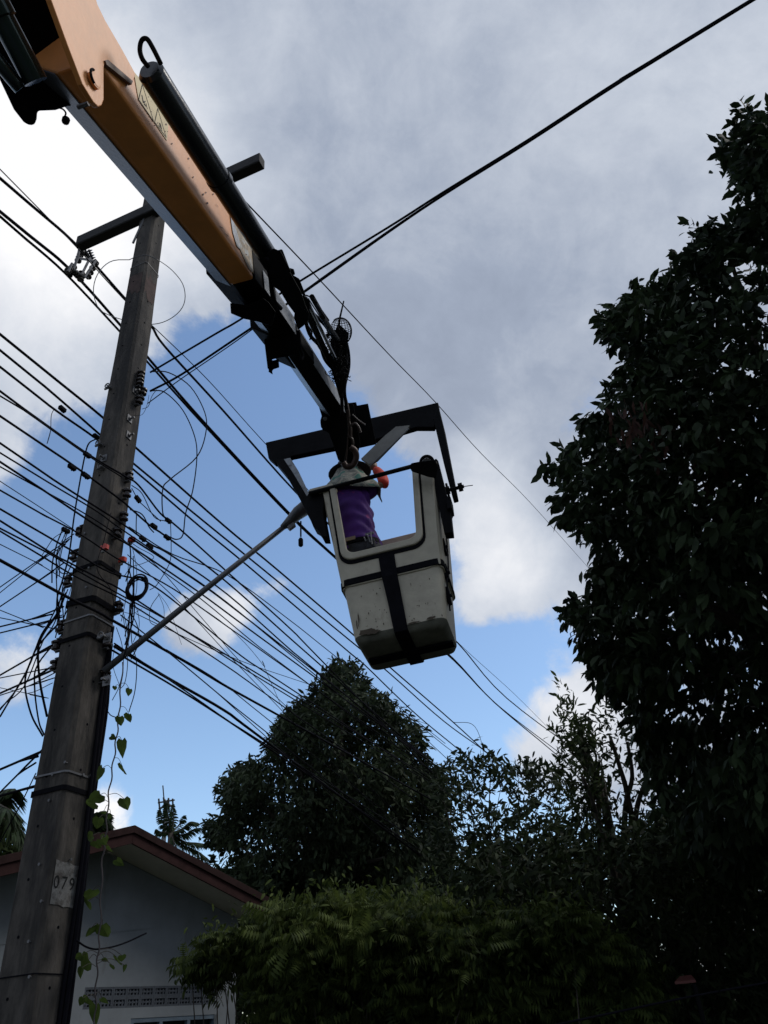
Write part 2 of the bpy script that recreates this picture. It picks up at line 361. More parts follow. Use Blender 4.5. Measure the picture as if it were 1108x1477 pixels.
# spool insulators with their brackets
def spool(x, y, left=False, tilt=0):
    c = (on_vert(x, y, POLE-LT*(pw(5)+.07), 20) if left else prface(x, y, .040)); s_ = -1 if left else 1
    c = c+rng.normal(0, .004, 3)
    g = G(); g.lathe(c-[0, 0, .05], (rng.normal(0, .08), rng.normal(0, .08), 1), [(.012, .02), (.020, .034), (.032, .034), (.040, .02), (.058, .02), (.066, .034), (.078, .034), (.086, .02)], 14); g.make('spool_insulator', M_PORC, pole, smooth=False)
    g = G(); b0 = c-LT*s_*.075
    for dz in (-.048, .048): g.box((c+b0)/2+[0, 0, dz], (LT, SD, upz), (.042, .015, .003))
    g.box(b0+LT*s_*.012, (LT, SD, upz), (.004, .015, .052)); g.tube([c-[0, 0, .058], c+[0, 0, .058]], .006, 6); g.make('spool_bracket', M_GALV, pole)
    return c
SP = [(205, 541), (202, 550), (206, 566), (201, 577), (187, 687), (184, 697), (183, 713), (180, 724), (180, 746), (177, 757), (170, 768)]
for x, y in SP[:4]+SP[4::2]: spool(x, y)
for x, y in ((117, 766), (107, 801), (98, 838), (88, 905), (83, 932), (80, 958)): spool(x, y, True)
for x, y in ((176, 875), (160, 925), (154, 975)): spool(x-3, y)
# red clips with white tags
for i, (x, y) in enumerate(((151, 790), (190, 779), (177, 808))):
    c = pfface(x, y, .025) if i == 0 else prface(x, y, .06)
    g = G(); g.bevbox(c, (LT, SD, upz), (.030, .016, .018), .004); g.box(c+[.0, 0, .022], (LT, SD, upz), (.008, .008, .010)); g.make('cable_clip', M_RED, pole, label='red plastic cable clip')
    g = G(); g.box(c-[0, 0, .03]-LT*.01, (LT, SD, upz), (.012, .008, .010)); g.make('clip_tag', M_WHITEP, pole)
# straps, washers, nails, loose brackets
def band(h, r, m, tilt=0, name='steel_band', hh=.012):
    w = pw(h)+r; g = G(); ring_ = [(w-.02, -w), (w, -w+.02), (w, w-.02), (w-.02, w), (-w+.02, w), (-w, w-.02), (-w, -w+.02), (-w+.02, -w)]
    wi = .004; sc = (w-wi)/w
    g.ring([pol(h+tilt*a, a, b) for a, b in ring_], [pol(h+tilt*a, a*sc, b*sc) for a, b in ring_], (0, 0, hh)); g.make(name, m, pole)
band(prface(158, 884)[2]-.1, .008, M_GALV, .04); band(pfface(100, 1112)[2], .007, M_GALV, .0); band(pfface(40, 1150)[2], .008, M_RUBBER, .02, hh=.03)
band(pfface(30, 1408)[2], .006, M_CABLE, .01, 'tie_wire', .006); band(prface(205, 372)[2]+.02, .004, M_GALV, -.0, 'tie_wire', .006)
band(pfface(150, 812)[2], .01, M_RUBBER, .05, 'cable_wrap', .03); band(pfface(120, 870)[2], .012, M_RUBBER, -.06, 'cable_wrap', .045); band(prface(150, 930)[2], .012, M_RUBBER, .03, 'cable_wrap', .03)
g = G()
for i, (x, y) in enumerate(((59, 1247), (44, 1358), (73, 1155), (45, 1409), (78, 1118), (124, 770), (130, 820), (126, 848), (96, 1100), (62, 1300))):
    c = pfface(x, y, .0); g.lathe(c, -SD, [(-.01, .004), (.012, .004), (.013, .009), (.017, .009)], 6)
for x, y in ((118, 1118), (128, 1119), (160, 960), (100, 1240), (137, 1078)):
    c = prface(x, y); g.lathe(c, LT, [(-.01, .004), (.012, .004), (.013, .009), (.017, .009)], 6)
g.make('nail', M_GALV, pole, kind='stuff')
for x, y in ((186, 628), (195, 564), (187, 604), (150, 661), (155, 920), (154, 982)):
    c = prface(x, y, .004) if x > 155 else pfface(x, y, .004); d = LT if x > 155 else -SD; t = SD if x > 155 else LT
    g = G(); g.box(c, (d, t, upz), (.004, .030, .034)); g.lathe(c, d, [(0, .018), (.016, .018), (.017, .009), (.05, .009)], 8); g.make('square_washer', M_GALV, pole)
for x, y in ((160, 561), (147, 643), (150, 676), (152, 920)):       # eye bolts
    c = pfface(x, y, .0); g = G(); g.tube([c, c-SD*.05-LT*.0], .008, 6); g.tube([c-SD*.05+.022*np.array([0, 0, math.sin(a)])+LT*.022*math.cos(a) for a in np.linspace(0, 6.28, 11)], .006, 5); g.tube([c-LT*.05-SD*.02, c+LT*.02-SD*.02], .01, 6); g.make('eye_bolt', M_GALV, pole)
# rust stain under the wire at the top, as wear of its own shape
hr = prface(205, 385)[2]
V = faceq(hr-.30, hr, -pw(hr)+.025, pw(hr)-.025, .002, .03)
G().add(V, [tuple(range(14))]).make('rust_patch', M_RUST, pole)
V = [pol(hr-.22+rng.normal(0, .03), -pw(hr)+.025, -pw(hr)-.002)]+[pol(hr-.25+rng.normal(0, .04), -pw(hr)+.025+k*(2*pw(hr)-.05)/5, -pw(hr)-.002) for k in range(1, 6)]+[pol(hr, pw(hr)-.025, -pw(hr)-.001), pol(hr, -pw(hr)+.025, -pw(hr)-.001)]
G().add(V, [tuple(range(8))]).make('rust_patch', M_RUST, pole)
# conduits on the right edge down to the ground
for i, (xs, r) in enumerate((((163, 905), .012), ((160, 915), .018), ((157, 930), .010))):
    p0 = prface(*xs, .03); pts = [p0]
    for h in np.linspace(p0[2]-.4, .0, 7): pts.append(pol(h, pw(h)+.02+.008*math.sin(h*3+i), pw(h)*(.55+.22*i)))
    G().tube(catmull(pts, 5), r, 7).make('cable_riser', M_CABLE, pole)

# wire loop round the pole top
loop = []
lc = POLE+np.array([0, 0, 0])
for px, py in ((187, 375), (165, 376), (148, 385), (137, 402), (134, 424), (142, 446), (158, 456), (176, 462), (196, 468), (217, 469), (235, 466), (252, 457), (264, 444), (268, 428), (264, 409), (250, 391), (232, 378), (214, 369), (205, 369), (196, 371), (187, 375)):
    loop.append((px, py))
hn = unit(CAM-pol(8.2, 0, 0)); cpl = pol(8.25, 0, 0)
lp = [on_plane(x, y, cpl+ (hn*.15 if 8 < i < 3 else 0), hn) + (hn*.16 if i > 15 or i < 2 else -hn*.12) for i, (x, y) in enumerate(loop)]
g = G().tube(catmull(lp, 3), .0045, 5); g.make('wire_loop', M_GALV, label='big loose ring of thin wire around the upper pole', cat='wire', org=lp[0])
# dry tufts at the loop are part of a small twig
coil = thing('cable_coil', on_vert(198, 847, POLE+LT*.35, 20), 'small coil of spare black cable hanging right of the pole', 'cable coil')
cc = on_vert(198, 847, POLE+LT*.35, 20); cn = unit(np.array([.45, -.85, .25])); cu = unit(np.cross(cn, [0, 0, 1.])); cv = unit(np.cross(cu, cn))
for k in range(9):
    rx, ry = .062+.003*(k % 3), .108+.004*((k*2) % 3); of = rng.normal(0, .005, 3)+cn*(.008*(k-4))*.8
    G().tube([cc+of+cu*rx*math.cos(a)+cv*ry*math.sin(a)-cu*.02*math.sin(a) for a in np.linspace(0, 2*math.pi, 25)], .0052, 5).make('cable_turn', M_CABLE, coil, smooth=True)

# ------------------------------------------------------------------ overhead cables
ORDN = ['first', 'second', 'third', 'fourth', 'fifth', 'sixth', 'seventh', 'eighth', 'ninth', 'tenth', 'eleventh', 'twelfth', 'thirteenth', 'fourteenth', 'fifteenth', 'sixteenth', 'seventeenth', 'eighteenth', 'nineteenth', 'twentieth', 'twenty first', 'twenty second', 'twenty third', 'twenty fourth', 'twenty fifth']
def cable(px, off, r, label, az=20, ext=(4, 6), clamps=(), group='overhead cables strung past the pole', name='overhead_cable', base=None):
    q = POLE+LT*off if base is None else base
    p3 = [on_vert(x, y, q, az) for x, y in px]
    if ext[0]: p3 = [p3[0]+(p3[0]-p3[1])/np.linalg.norm(p3[0]-p3[1])*ext[0]]+p3
    if ext[1]: p3 = p3+[p3[-1]+(p3[-1]-p3[-2])/np.linalg.norm(p3[-1]-p3[-2])*ext[1]]
    pts = catmull(p3, 5)
    r *= .82
    o = G().tube(pts, r, 6).make('cable' if clamps else name, M_CABLE, label=label, cat='cable', group=group, smooth=True, org=p3[len(p3)//2])
    if clamps: o.name = name; ORG[o.name] = p3[len(p3)//2]
    for x, y in clamps:
        c = on_vert(x, y, q, az); i = int(np.argmin([np.linalg.norm(p-c) for p in pts])); t = unit(pts[min(i+1, len(pts)-1)]-pts[max(i-1, 0)])
        g = G(); s_ = np.cross(t, upz); s_ = unit(s_); u_ = np.cross(s_, t)
        g.bevbox(c, (s_, u_, t), (r+.007, r+.009, .030), .005); g.tube([c-u_*(r+.022), c+u_*(r+.016)], .005, 6); g.make('connector', M_RUBBER, o)
    return o
UP = 'thick black power cable bundled above the telephone cables, '
cable([(0, 257), (107, 350), (179, 429), (218, 470), (238, 500), (320, 590), (425, 708), (500, 780), (580, 855), (660, 927), (731, 1007), (826, 1079)], -1.0, .021, 'thick power cable through the grey insulator cluster, highest of three', clamps=[(138, 379)])
cable([(0, 244), (72, 317), (110, 356), (179, 432), (221, 471), (300, 548), (382, 639), (500, 765), (600, 862), (664, 930), (742, 1001), (797, 1056)], -.92, .008, 'thin wire joining the highest thick power cable left of the pole')
cable([(0, 305), (98, 386), (172, 467), (212, 514), (298, 613), (420, 743), (477, 797), (580, 888), (654, 950), (713, 1013), (788, 1076)], -1.04, .022, 'thick power cable through the insulator cluster, upper of the close pair', clamps=[(110, 396)])
cable([(0, 312), (32, 340), (95, 395), (170, 475), (210, 519), (298, 617), (420, 746), (477, 799), (580, 890), (655, 953), (719, 1018), (806, 1085)], -1.08, .018, 'thick power cable through the insulator cluster, lower of the close pair', clamps=[(100, 396)])
cable([(353, 290), (454, 396), (560, 510), (628, 580), (695, 655), (765, 725), (832, 800)], 1.3, .010, 'single thin wire running from the right crossarm end past the yoke', ext=(3, 8))
left = [
 ([(0, 482), (84, 550), (147, 601), (193, 643), (323, 758), (398, 820), (508, 914), (570, 969), (653, 1041), (713, 1096)], -.2, .014, []),
 ([(0, 505), (70, 562), (141, 624), (192, 668), (304, 760), (378, 820), (510, 928), (563, 972), (640, 1040), (702, 1085)], -.2, .0125, [(90, 590)]),
 ([(0, 529), (78, 590), (139, 633), (190, 675), (289, 760), (362, 820), (504, 941), (526, 959), (600, 1030), (670, 1088)], -.2, .012, [(139, 630)]),
 ([(0, 564), (35, 590), (124, 653), (179, 686), (200, 700), (231, 740), (256, 760), (329, 826), (420, 908), (472, 961)], .24, .010, [(126, 656), (199, 720), (243, 751)]),
 ([(0, 571), (35, 592), (124, 655), (176, 688)], .26, .007, []),
 ([(0, 600), (104, 670), (173, 720), (188, 733), (219, 760), (240, 774), (324, 837), (420, 922), (470, 966)], .24, .010, [(104, 674), (124, 686), (222, 759), (241, 775)]),
 ([(0, 639), (85, 697), (170, 751), (216, 784), (247, 801), (329, 858), (420, 938), (459, 970)], .24, .009, [(216, 788), (206, 777)]),
 ([(0, 653), (72, 697), (139, 737), (172, 761), (247, 812), (329, 870), (454, 973)], .26, .007, []),
 ([(0, 666), (55, 702), (121, 746), (165, 774), (195, 792), (284, 852), (360, 908), (456, 978)], .24, .009, []),
 ([(0, 673), (58, 705), (121, 740), (170, 772), (210, 806), (290, 864), (370, 930), (430, 975)], .22, .006, []),
 ([(0, 694), (60, 733), (107, 764)], -.2, .004, []),
 ([(0, 707), (60, 741), (113, 769), (160, 800), (181, 812), (251, 850), (330, 905), (450, 990)], .24, .007, [(95, 765)]),
 ([(0, 734), (50, 763), (107, 796), (160, 826), (214, 841), (270, 882), (348, 946), (428, 999)], .24, .008, []),
 ([(0, 751), (78, 800), (101, 812), (150, 838), (172, 849), (240, 893), (329, 946), (430, 1007)], .24, .008, []),
 ([(0, 762), (70, 798), (110, 822), (172, 857), (254, 902), (348, 962), (418, 1005)], .24, .007, []),
 ([(0, 766), (60, 802), (110, 832), (172, 862), (237, 902), (330, 963), (406, 1017)], .24, .007, []),
 ([(0, 785), (50, 810), (92, 835), (130, 858)], -.2, .004, []),
 ([(0, 808), (95, 860), (144, 884), (166, 897), (263, 952), (330, 992), (397, 1029)], .26, .0125, []),
]
for i, (px, off, r, cl) in enumerate(left):
    cable(px, off, r, f'cable crossing the left edge below the thick pair, {ORDN[i]} from top', clamps=cl, ext=(4, 6 if px[-1][0] > 300 else 0), group='cables crossing the left edge below the power cables')
right = [
 ([(186, 760), (250, 800), (329, 830), (420, 896), (483, 946)], .24, .006), ([(187, 775), (291, 843), (360, 895), (459, 972)], .24, .009),
 ([(186, 786), (230, 820), (290, 890), (350, 958), (414, 1020)], .3, .004), ([(184, 800), (260, 870), (330, 945), (404, 1022)], .32, .004),
 ([(250, 850), (330, 905), (380, 960), (400, 1005)], .3, .003), ([(196, 885), (280, 925), (360, 958), (440, 985)], .34, .0035),
 ([(174, 887), (254, 950), (330, 1013), (383, 1055)], .26, .006), ([(219, 922), (300, 988), (381, 1060)], .28, .005), ([(240, 937), (320, 985), (392, 1042)], .28, .005),
 ([(165, 932), (242, 978), (324, 1025), (378, 1065)], .24, .014), ([(162, 938), (254, 992), (320, 1034), (378, 1073)], .24, .009), ([(165, 928), (258, 990), (330, 1040), (376, 1069)], .28, .007)]
for i, (px, off, r) in enumerate(right):
    cable(px, off, r, f'cable leaving the pole below the lamp arm base, {ORDN[i]} from the top' if i > 5 else f'fine cable slanting from pole clamps toward the round tree, {ORDN[i]} from the top', ext=(0, 4), group='cables from the right side of the pole')
for i, px in enumerate((((575, 1024), (610, 1050), (642, 1076), (670, 1096)), ((606, 1058), (640, 1090)), ((655, 1042), (680, 1044), (692, 1062), (700, 1100)))):
    cable(px, -.2, .007, ['thin wire ending between the round tree and the leafy shrub tree', 'short wire low beside the round tree', 'curled loose wire end above the leafy shrub tree'][i], ext=(0, 2 if i < 2 else 0), group='wires between the trees')
fan = [([(92, 875), (45, 893), (0, 904)], .009), ([(90, 890), (45, 902), (0, 913)], .008), ([(90, 909), (50, 900), (0, 880)], .006), ([(90, 887), (58, 901), (30, 897), (0, 891)], .006),
       ([(101, 777), (50, 812), (0, 847)], .007), ([(95, 785), (50, 815), (0, 855)], .006), ([(92, 812), (45, 845), (0, 875)], .008), ([(84, 930), (45, 948), (0, 974)], .010), ([(81, 962), (40, 970), (0, 978)], .006),
       ([(78, 959), (45, 980), (0, 1000)], .011), ([(80, 970), (40, 990), (0, 1003)], .006), ([(76, 985), (40, 1000), (0, 992)], .004), ([(55, 1091), (28, 1098), (0, 1110)], .012), ([(52, 1100), (25, 1118), (0, 1143)], .009), ([(49, 1135), (25, 1141), (0, 1148)], .012),
       ([(52, 1115), (30, 1160), (10, 1196)], .006)]
for i, (px, r) in enumerate(fan):
    cable(px, -.17, r*.85, f'drop wire fanning left from the pole, {ORDN[i]} from the top', az=-62, ext=(0, 7 if i < 15 else .2), group='drop wires fanning left from the pole')
# bundles sagging beside the pole on the left
for i, (px, r) in enumerate((([(95, 855), (82, 885), (60, 915), (40, 965), (0, 1034)], .008), ([(90, 860), (72, 895), (54, 930), (30, 985), (0, 1024)], .007), ([(98, 850), (78, 900), (62, 925), (35, 990), (2, 1020), (-20, 1060)], .006),
        ([(87, 881), (62, 915), (55, 940), (58, 985), (68, 1034)], .012), ([(84, 900), (58, 928), (46, 950), (36, 985), (45, 1030), (62, 1062)], .009), ([(90, 915), (55, 958), (50, 990), (56, 1040), (64, 1060)], .008),
        ([(139, 633), (128, 640), (122, 660), (115, 697), (107, 745), (100, 798), (90, 838), (83, 860), (82, 885)], .009), ([(78, 590), (74, 600), (73, 622), (68, 640), (74, 618)], .004),
        ([(107, 770), (88, 785), (81, 806), (88, 826), (104, 826)], .006), ([(95, 765), (78, 776), (68, 790), (60, 802)], .004), ([(100, 778), (83, 800), (82, 850), (86, 890), (80, 920)], .006),
        ([(104, 812), (90, 850), (92, 905), (84, 935)], .006), ([(100, 830), (88, 870), (80, 912)], .005))):
    cable(px, -.22, r*.85, f'loose looping cable on the left side of the pole, {ORDN[i]} of these loops', ext=(0, 0), group='loose loops on the left of the pole', name='loose_cable')
for i, (px, r) in enumerate((([(217.5, 536), (243.5, 537.5), (275, 558), (295.5, 595), (297, 624), (284, 659), (246, 691), (235, 705), (235, 740), (243, 749)], .0085),
        ([(217.5, 563.5), (238, 566), (264, 592), (281, 630), (284, 662), (278, 708), (268, 740), (264, 771), (255, 778), (244, 774)], .0085),
        ([(246, 751), (247, 786), (246, 807), (240, 822), (226, 844), (216, 851)], .005), ([(190, 700), (205, 712), (222, 745), (240, 752)], .006), ([(190, 704), (200, 722), (208, 730), (232, 752)], .006),
        ([(188, 735), (205, 742), (215, 760), (222, 768)], .008), ([(197, 740), (197, 768), (204, 776)], .006), ([(230, 857), (218, 875), (216, 895), (224, 902), (236, 903)], .004), ([(228, 855), (236, 875), (237, 893)], .003), ([(230, 857), (245, 880), (262, 930)], .0025),
        ([(205, 590), (214, 586), (219, 572), (226, 562)], .004), ([(191, 600), (205, 598), (212, 585), (215, 570)], .003),
        ([(186, 780), (200, 790), (222, 803), (208, 812), (190, 818), (180, 830)], .004), ([(189, 863), (190, 924), (197, 955), (195, 995), (186, 1027)], .005), ([(178, 890), (183, 930), (184, 960), (180, 985), (172, 995)], .004),
        ([(172, 862), (182, 900), (186, 935)], .004), ([(168, 905), (176, 930), (178, 960), (172, 990), (162, 1010)], .004), ([(150, 1010), (158, 1030), (172, 1036)], .005), ([(170, 880), (190, 885), (205, 878)], .003),
        ([(110, 1356), (125, 1366), (143, 1369), (175, 1362), (211, 1346)], .008), ([(173, 990), (163, 960), (165, 935)], .003), ([(160, 740), (150, 780), (140, 820), (160, 850), (165, 880)], .004))):
    cable(px, .27 if i < 18 else .3, r*.8, f'loose curved wire right of the pole, {ORDN[i]} of these wires counted downward', ext=(0, 0), group='loose wires on the right of the pole', name='loose_wire')
for side_, n_, xa, xb, ya, yb, ba, bb, of_ in (('left', 8, 84, 116, 740, 880, -18, -3, -.24), ('right', 9, 174, 194, 770, 890, 4, 22, .30)):
    x0s = np.sort(rng.uniform(xa, xb, n_)) if side_ == 'right' else np.sort(rng.uniform(xa, xb, n_))
    for i, x0 in enumerate(x0s):
        y0 = rng.uniform(ya, yb); L_ = rng.uniform(50, 120); bx = rng.uniform(ba, bb)
        px = [(x0, y0), (x0+bx*.7-L_*.05, y0+L_*.3), (x0+bx-L_*.10, y0+L_*.65), (x0+bx*.6-L_*.15, y0+L_)]
        cable(px, of_+rng.uniform(-.05, .05), rng.choice([.003, .0045, .006]), f'thin slack wire on the pole\'s {side_} edge, {ORDN[i]} from the left', ext=(0, 0), group=f'slack wires tangled on the {side_} edge of the pole', name='slack_wire')
# service cables crossing over the street to the upper right
for i, (px, r, o) in enumerate((([(217, 537), (312, 481), (345, 462), (432, 406), (560, 328), (640, 277), (760, 203), (900, 112), (1085, -1)], .0115, .2), ([(217, 564), (262, 540), (345, 485), (442, 419), (560, 335), (640, 281), (760, 206), (900, 115), (1082, 3)], .0125, .21), ([(213, 582), (262, 546), (345, 489), (442, 417), (560, 333), (640, 280), (760, 204), (900, 113), (1083, 2)], .006, .22))):
    cable(px, o, r, ['upper strand of the twisted cable going to the top right corner', 'lower thick strand of the twisted cable going to the top right corner', 'thinnest strand of the twisted cable going to the top right corner'][i], az=120, ext=(0, 8), group='service cable over the street')
# cable at the lower right, in front of the dark bushes
cable([(860, 1466), (950, 1447), (1030, 1431), (1108, 1417)], 0, .009, 'grey cable in front of the dark bushes at lower right', az=80, base=np.array([2.0, 6.0, 0]), ext=(3, 3), group=None)

# ------------------------------------------------------------------ street lamp arm
M_LAMP = mat('lamp_grey', (.085, .09, .10), .5, .2, var=.25, scale=12, bump=.1)
sl_o = thing('street_lamp', prface(152, 965, .02), 'grey street lamp arm rising from the pole to a small lamp behind the bucket', 'street lamp')
LZ = 88
def LP(x, y): return on_vert(x, y, POLE+LT*.17, LZ)
a0, a1 = LP(150, 968), LP(416, 755)
G().tube([a0, (a0+a1)/2+[0, 0, .006], a1], [.024, .022, .020], 12).make('lamp_arm', M_LAMP, sl_o, smooth=True)
a2, a3 = LP(447, 729), LP(492, 700)
g = G(); t = unit(a3-a1); s_ = unit(np.cross(t, upz)); u_ = np.cross(s_, t)
def ell(c, w, h, n=12): return [c+s_*w*math.cos(2*math.pi*k/n)+u_*h*(math.sin(2*math.pi*k/n) if math.sin(2*math.pi*k/n) > 0 else .7*math.sin(2*math.pi*k/n)) for k in range(n)]
g.loft([ell(a1-t*.06, .026, .024), ell(a1, .045, .04), ell(a2-t*.12, .07, .055), ell(a2, .085, .062), ell(a3-t*.1, .09, .06), ell(a3, .04, .03)]); g.make('lamp_head', M_LAMP, sl_o, smooth=True)
g = G(); g.box(a1-u_*.04, (s_, u_, t), (.02, .015, .03)); g.tube([a1+t*.02-u_*.045, a1+t*.02+u_*.05], .007, 6); g.make('arm_clamp', M_GALV, sl_o)
wb0 = LP(434, 752); g = G(); g.tube([wb0, LP(434, 774)], .007, 6); g.make('hanging_cord', M_CABLE, sl_o); g = G(); g.lathe(LP(434, 788), (0, 0, 1), [(0, .012), (.01, .019), (.06, .019), (.075, .010)], 10); g.make('cord_weight', M_RUBBER, sl_o)

# ------------------------------------------------------------------ crane boom
boom = thing('crane_boom', P(150, 130, 2.6), 'orange and black telescopic crane boom reaching from the upper left and carrying the bucket yoke', 'crane')
def dof(s): return 1.0/max(.385-(s-190)*.000315, .12)
def sn(s, n): return (.565*s+.825*n, .825*s-.565*n)
def BA(s): return P(*sn(s, 50), dof(s))
BDIR = unit(BA(537)-BA(190))
SIDE = unit(np.cross(BDIR, [0, 0, 1.])); BUP = unit(np.cross(SIDE, BDIR))      # right hand side and up of the boom
def n_of(p):
    q = p-CAM; z = q@CF; x = 554+FP*(q@CR)/z; y = 738.5-FP*(q@CU)/z; return .825*x-.565*y
def slide(p, d, n):                                       # move along d until the image offset is n
    lo_, hi_ = 0.0, .8
    f0 = n_of(p)-n
    for _ in range(40):
        md = (lo_+hi_)/2
        if (n_of(p+d*md)-n)*f0 > 0: lo_ = md
        else: hi_ = md
    return p+d*lo_
def hexring(s, ns):
    n0, n1, n2, n3 = ns; v1 = on_plane(*sn(s, n1), BA(s), BDIR); v0 = slide(v1, BUP, n0); v2 = slide(v1, -SIDE, n2); v3 = slide(v2, unit(-SIDE+BUP*.8), n3)
    v4 = v3+BUP*max(.01, (v0-v3)@BUP); return [v0, v1, v2, v3, v4]
def hexprism(s0, n0, s1, n1): return G().loft([hexring(s0, n0), hexring(s1, n1)])
# the outer section's visible faces differ: keep one prism, sky reflection on its lower left face painted as a grey plate
r0 = hexring(150, [101.5, 67.3, 8.5, -17.0]); r1 = hexring(540, [101.5, 73.7, 44.0, 30.0])
o = G().loft([r0, r1]).make('outer_boom', M_ORANGE, boom); bevel(o, .012, 3)
fn = unit(np.cross(r1[1]-r0[1], r0[0]-r0[1])); fn = fn if np.dot(fn, CAM-r0[0]) > 0 else -fn        # normal of the orange side
pn = unit(np.cross(r1[3]-r0[3], r0[2]-r0[3])); pn = pn if np.dot(pn, CAM-r0[3]) > 0 else -pn
sk = G(); e0, e1, f0, f1 = r0[3], r0[2], r1[3], r1[2]; k0 = .04
sk.slab([e0+(e1-e0)*.03+pn*.003, e1-(e1-e0)*.06+pn*.003, f1-(f1-f0)*.06+pn*.003, f0+(f1-f0)*.03+pn*.003], pn*.004); sk.make('bottom_plate', mat('painted_sky_reflection', (.075, .08, .10), .3, var=.35, scale=14, bump=.12), boom)
fq = r0[1]
def FO(x, y, o=0.0): return on_plane(x, y, fq+fn*o, fn)
flare = [(60, -95), (125, -70), (133, -20), (141, 6), (152, 29), (177, 72), (196, 107), (191, 121), (155, 88), (151, 92), (150, 98), (150, 144), (147, 152), (142, 154), (135, 147), (119, 121), (98, 66), (74, 0), (55, -60)]
o = G().slab([FO(x, y, .010) for x, y in flare], -fn*.018).make('gusset_plate', M_ORANGE, boom); bevel(o, .003, 2)
o = G().slab([FO(x, y, .016) for x, y in ((152, 87), (156, 86), (192, 117), (190, 122), (154, 93))], -fn*.012).make('weld_bead', mat('dark_weld', (.10, .045, .02), .6), boom)
pc = FO(134, 117, .012); g = G(); g.lathe(pc, fn, [(0, .026), (.010, .026), (.011, .020), (.012, .020)], 20); g.make('pivot_pin', M_ORANGE, boom, smooth=False)
fu = unit(FO(134, 100)-FO(134, 117)); fv = np.cross(fn, fu)
G().tube([pc+fn*.013+fu*.030*math.cos(a)+fv*.030*math.sin(a) for a in np.linspace(.5, 2.75, 12)], .0045, 6).make('pin_retainer', M_BLACK, boom)
# warning sticker
M_STK = mat('sticker_yellow', (.55, .40, .13), .5, var=.12, scale=30)
G().slab([FO(x, y, .0025) for x, y in ((193, 103), (205, 117), (243, 179), (241, 203), (200, 143))], -fn*.001).make('warning_sticker', M_STK, boom)
g = G()
def stroke(g, a, b, w, o=.0034):
    A, B2 = FO(*a, o), FO(*b, o); t = unit(B2-A); s_ = np.cross(t, fn)*w/2; g.add([A-s_, A+s_, B2+s_, B2-s_], [(0, 1, 2, 3)])
for tri in (((205.6, 121.5), (200.3, 143.4), (222, 175)), ((227.8, 156.5), (223.5, 176), (240, 198))):
    for k in range(3): stroke(g, tri[k], tri[(k+1) % 3], .0035)
for a, b, w in (((205, 137), (207, 148), .006), ((207, 148), (210, 146), .004), ((208, 150), (211, 153), .005), ((206, 143), (210, 151), .003), ((211, 149), (212, 155), .003), ((230, 177), (233, 186), .007), ((232, 178), (234, 189), .003), ((229, 180), (231, 184), .004)): stroke(g, a, b, w)
g.make('warning_triangles', M_DIGIT, boom)
dm = mat('torn_decal', (.30, .22, .13), .6, var=.7, scale=30, col2=(.50, .55, .56), thr=.50, stretch=(1, 1, 1))
G().slab([FO(x, y, .0025) for x, y in ((331, 308), (338, 325), (343, 352), (350, 368), (358, 386), (375, 405), (378, 398), (379, 377), (371, 357), (361, 341), (345, 318))], -fn*.001).make('torn_decal', dm, boom)
G().slab([FO(x, y, .004) for x, y in ((332, 308), (338, 322), (345, 345), (347, 360), (342, 355), (336, 335))], -fn*.001).make('torn_decal', mat('decal_scrap', (.45, .47, .50), .6, var=.4, scale=40), boom)
g = G()
for s_, e_ in (((302, 304), (304, 309)), ((317, 327), (322, 329)), ((322, 329), (325, 337)), ((325, 337), (330, 341)), ((329, 336), (330, 341)), ((222, 125), (224, 128)), ((312, 294), (315, 298))): stroke(g, s_, e_, .003)
g.make('scratch', mat('scratch_brown', (.12, .05, .03), .7), boom)
g = G()
for k in range(26):
    a = rng.random(); x = 200+a*165+rng.normal(0, 6); y = 132+a*240+rng.normal(0, 6); w_ = rng.uniform(.4, 1.6); q = [(x+w_*rng.uniform(.5, 1.4)*math.cos(t)+t*0, y+w_*rng.uniform(.5, 1.6)*math.sin(t)) for t in np.linspace(0, 6.283, 7, endpoint=False)]
    if .825*x-.565*y > 98 or .825*x-.565*y < 72: continue
    g.add([FO(a_, b_, .0028) for a_, b_ in q], [tuple(range(7))])
g.make('paint_chip', mat('scratch_brown', (.12, .05, .03), .7), boom, kind='stuff')
# end collar of the outer section, second section, its collar, third section
bevel(hexprism(540, [100, 76, 46, 22], 592, [98, 80, 48, 28]).make('boom_collar', M_BLACK, boom), .006)
c1 = [92.5, 78, 50, 39.5]; c2 = [91, 78, 52, 44]
o = G().loft([hexring(560, c1), hexring(640, c2)]).make('middle_boom', M_BLACK, boom); bevel(o, .005)
ra, rb = hexring(560, c1), hexring(640, c2)
def skin(a, b, i, j, name, m, t0=.05, t1=.95, off=.003):
    n_ = unit(np.cross(b[i]-a[i], a[j]-a[i])); n_ = n_ if np.dot(n_, CAM-a[i]) > 0 else -n_
    q = [a[i]+(a[j]-a[i])*t0, a[i]+(a[j]-a[i])*t1, b[i]+(b[j]-b[i])*t1, b[i]+(b[j]-b[i])*t0]
    G().slab([p+n_*off for p in q], n_*.002).make(name, m, boom)
M_BLUEST = mat('pale_blue_strip', (.26, .30, .38), .25, .3, var=.2, scale=10)  # pale blue for the lower left face of the inner sections
skin(ra, rb, 0, 1, 'side_plate', M_STEEL); skin(ra, rb, 3, 2, 'pale_strip', M_BLUEST, 0, .8)
bevel(hexprism(628, [90, 76, 46, 31], 690, [86, 78, 50, 36]).make('boom_collar', M_BLACK, boom), .006)
d1 = [88.5, 75.5, 55, 47.5]; d2 = [83, 73, 55, 49]
o = G().loft([hexring(650, d1), hexring(775, d2)]).make('inner_boom', M_BLACK, boom); bevel(o, .005)
ra, rb = hexring(650, d1), hexring(775, d2)
skin(ra, rb, 0, 1, 'side_plate', M_STEEL); skin(ra, rb, 3, 2, 'pale_strip', M_BLUEST, 0, .9)
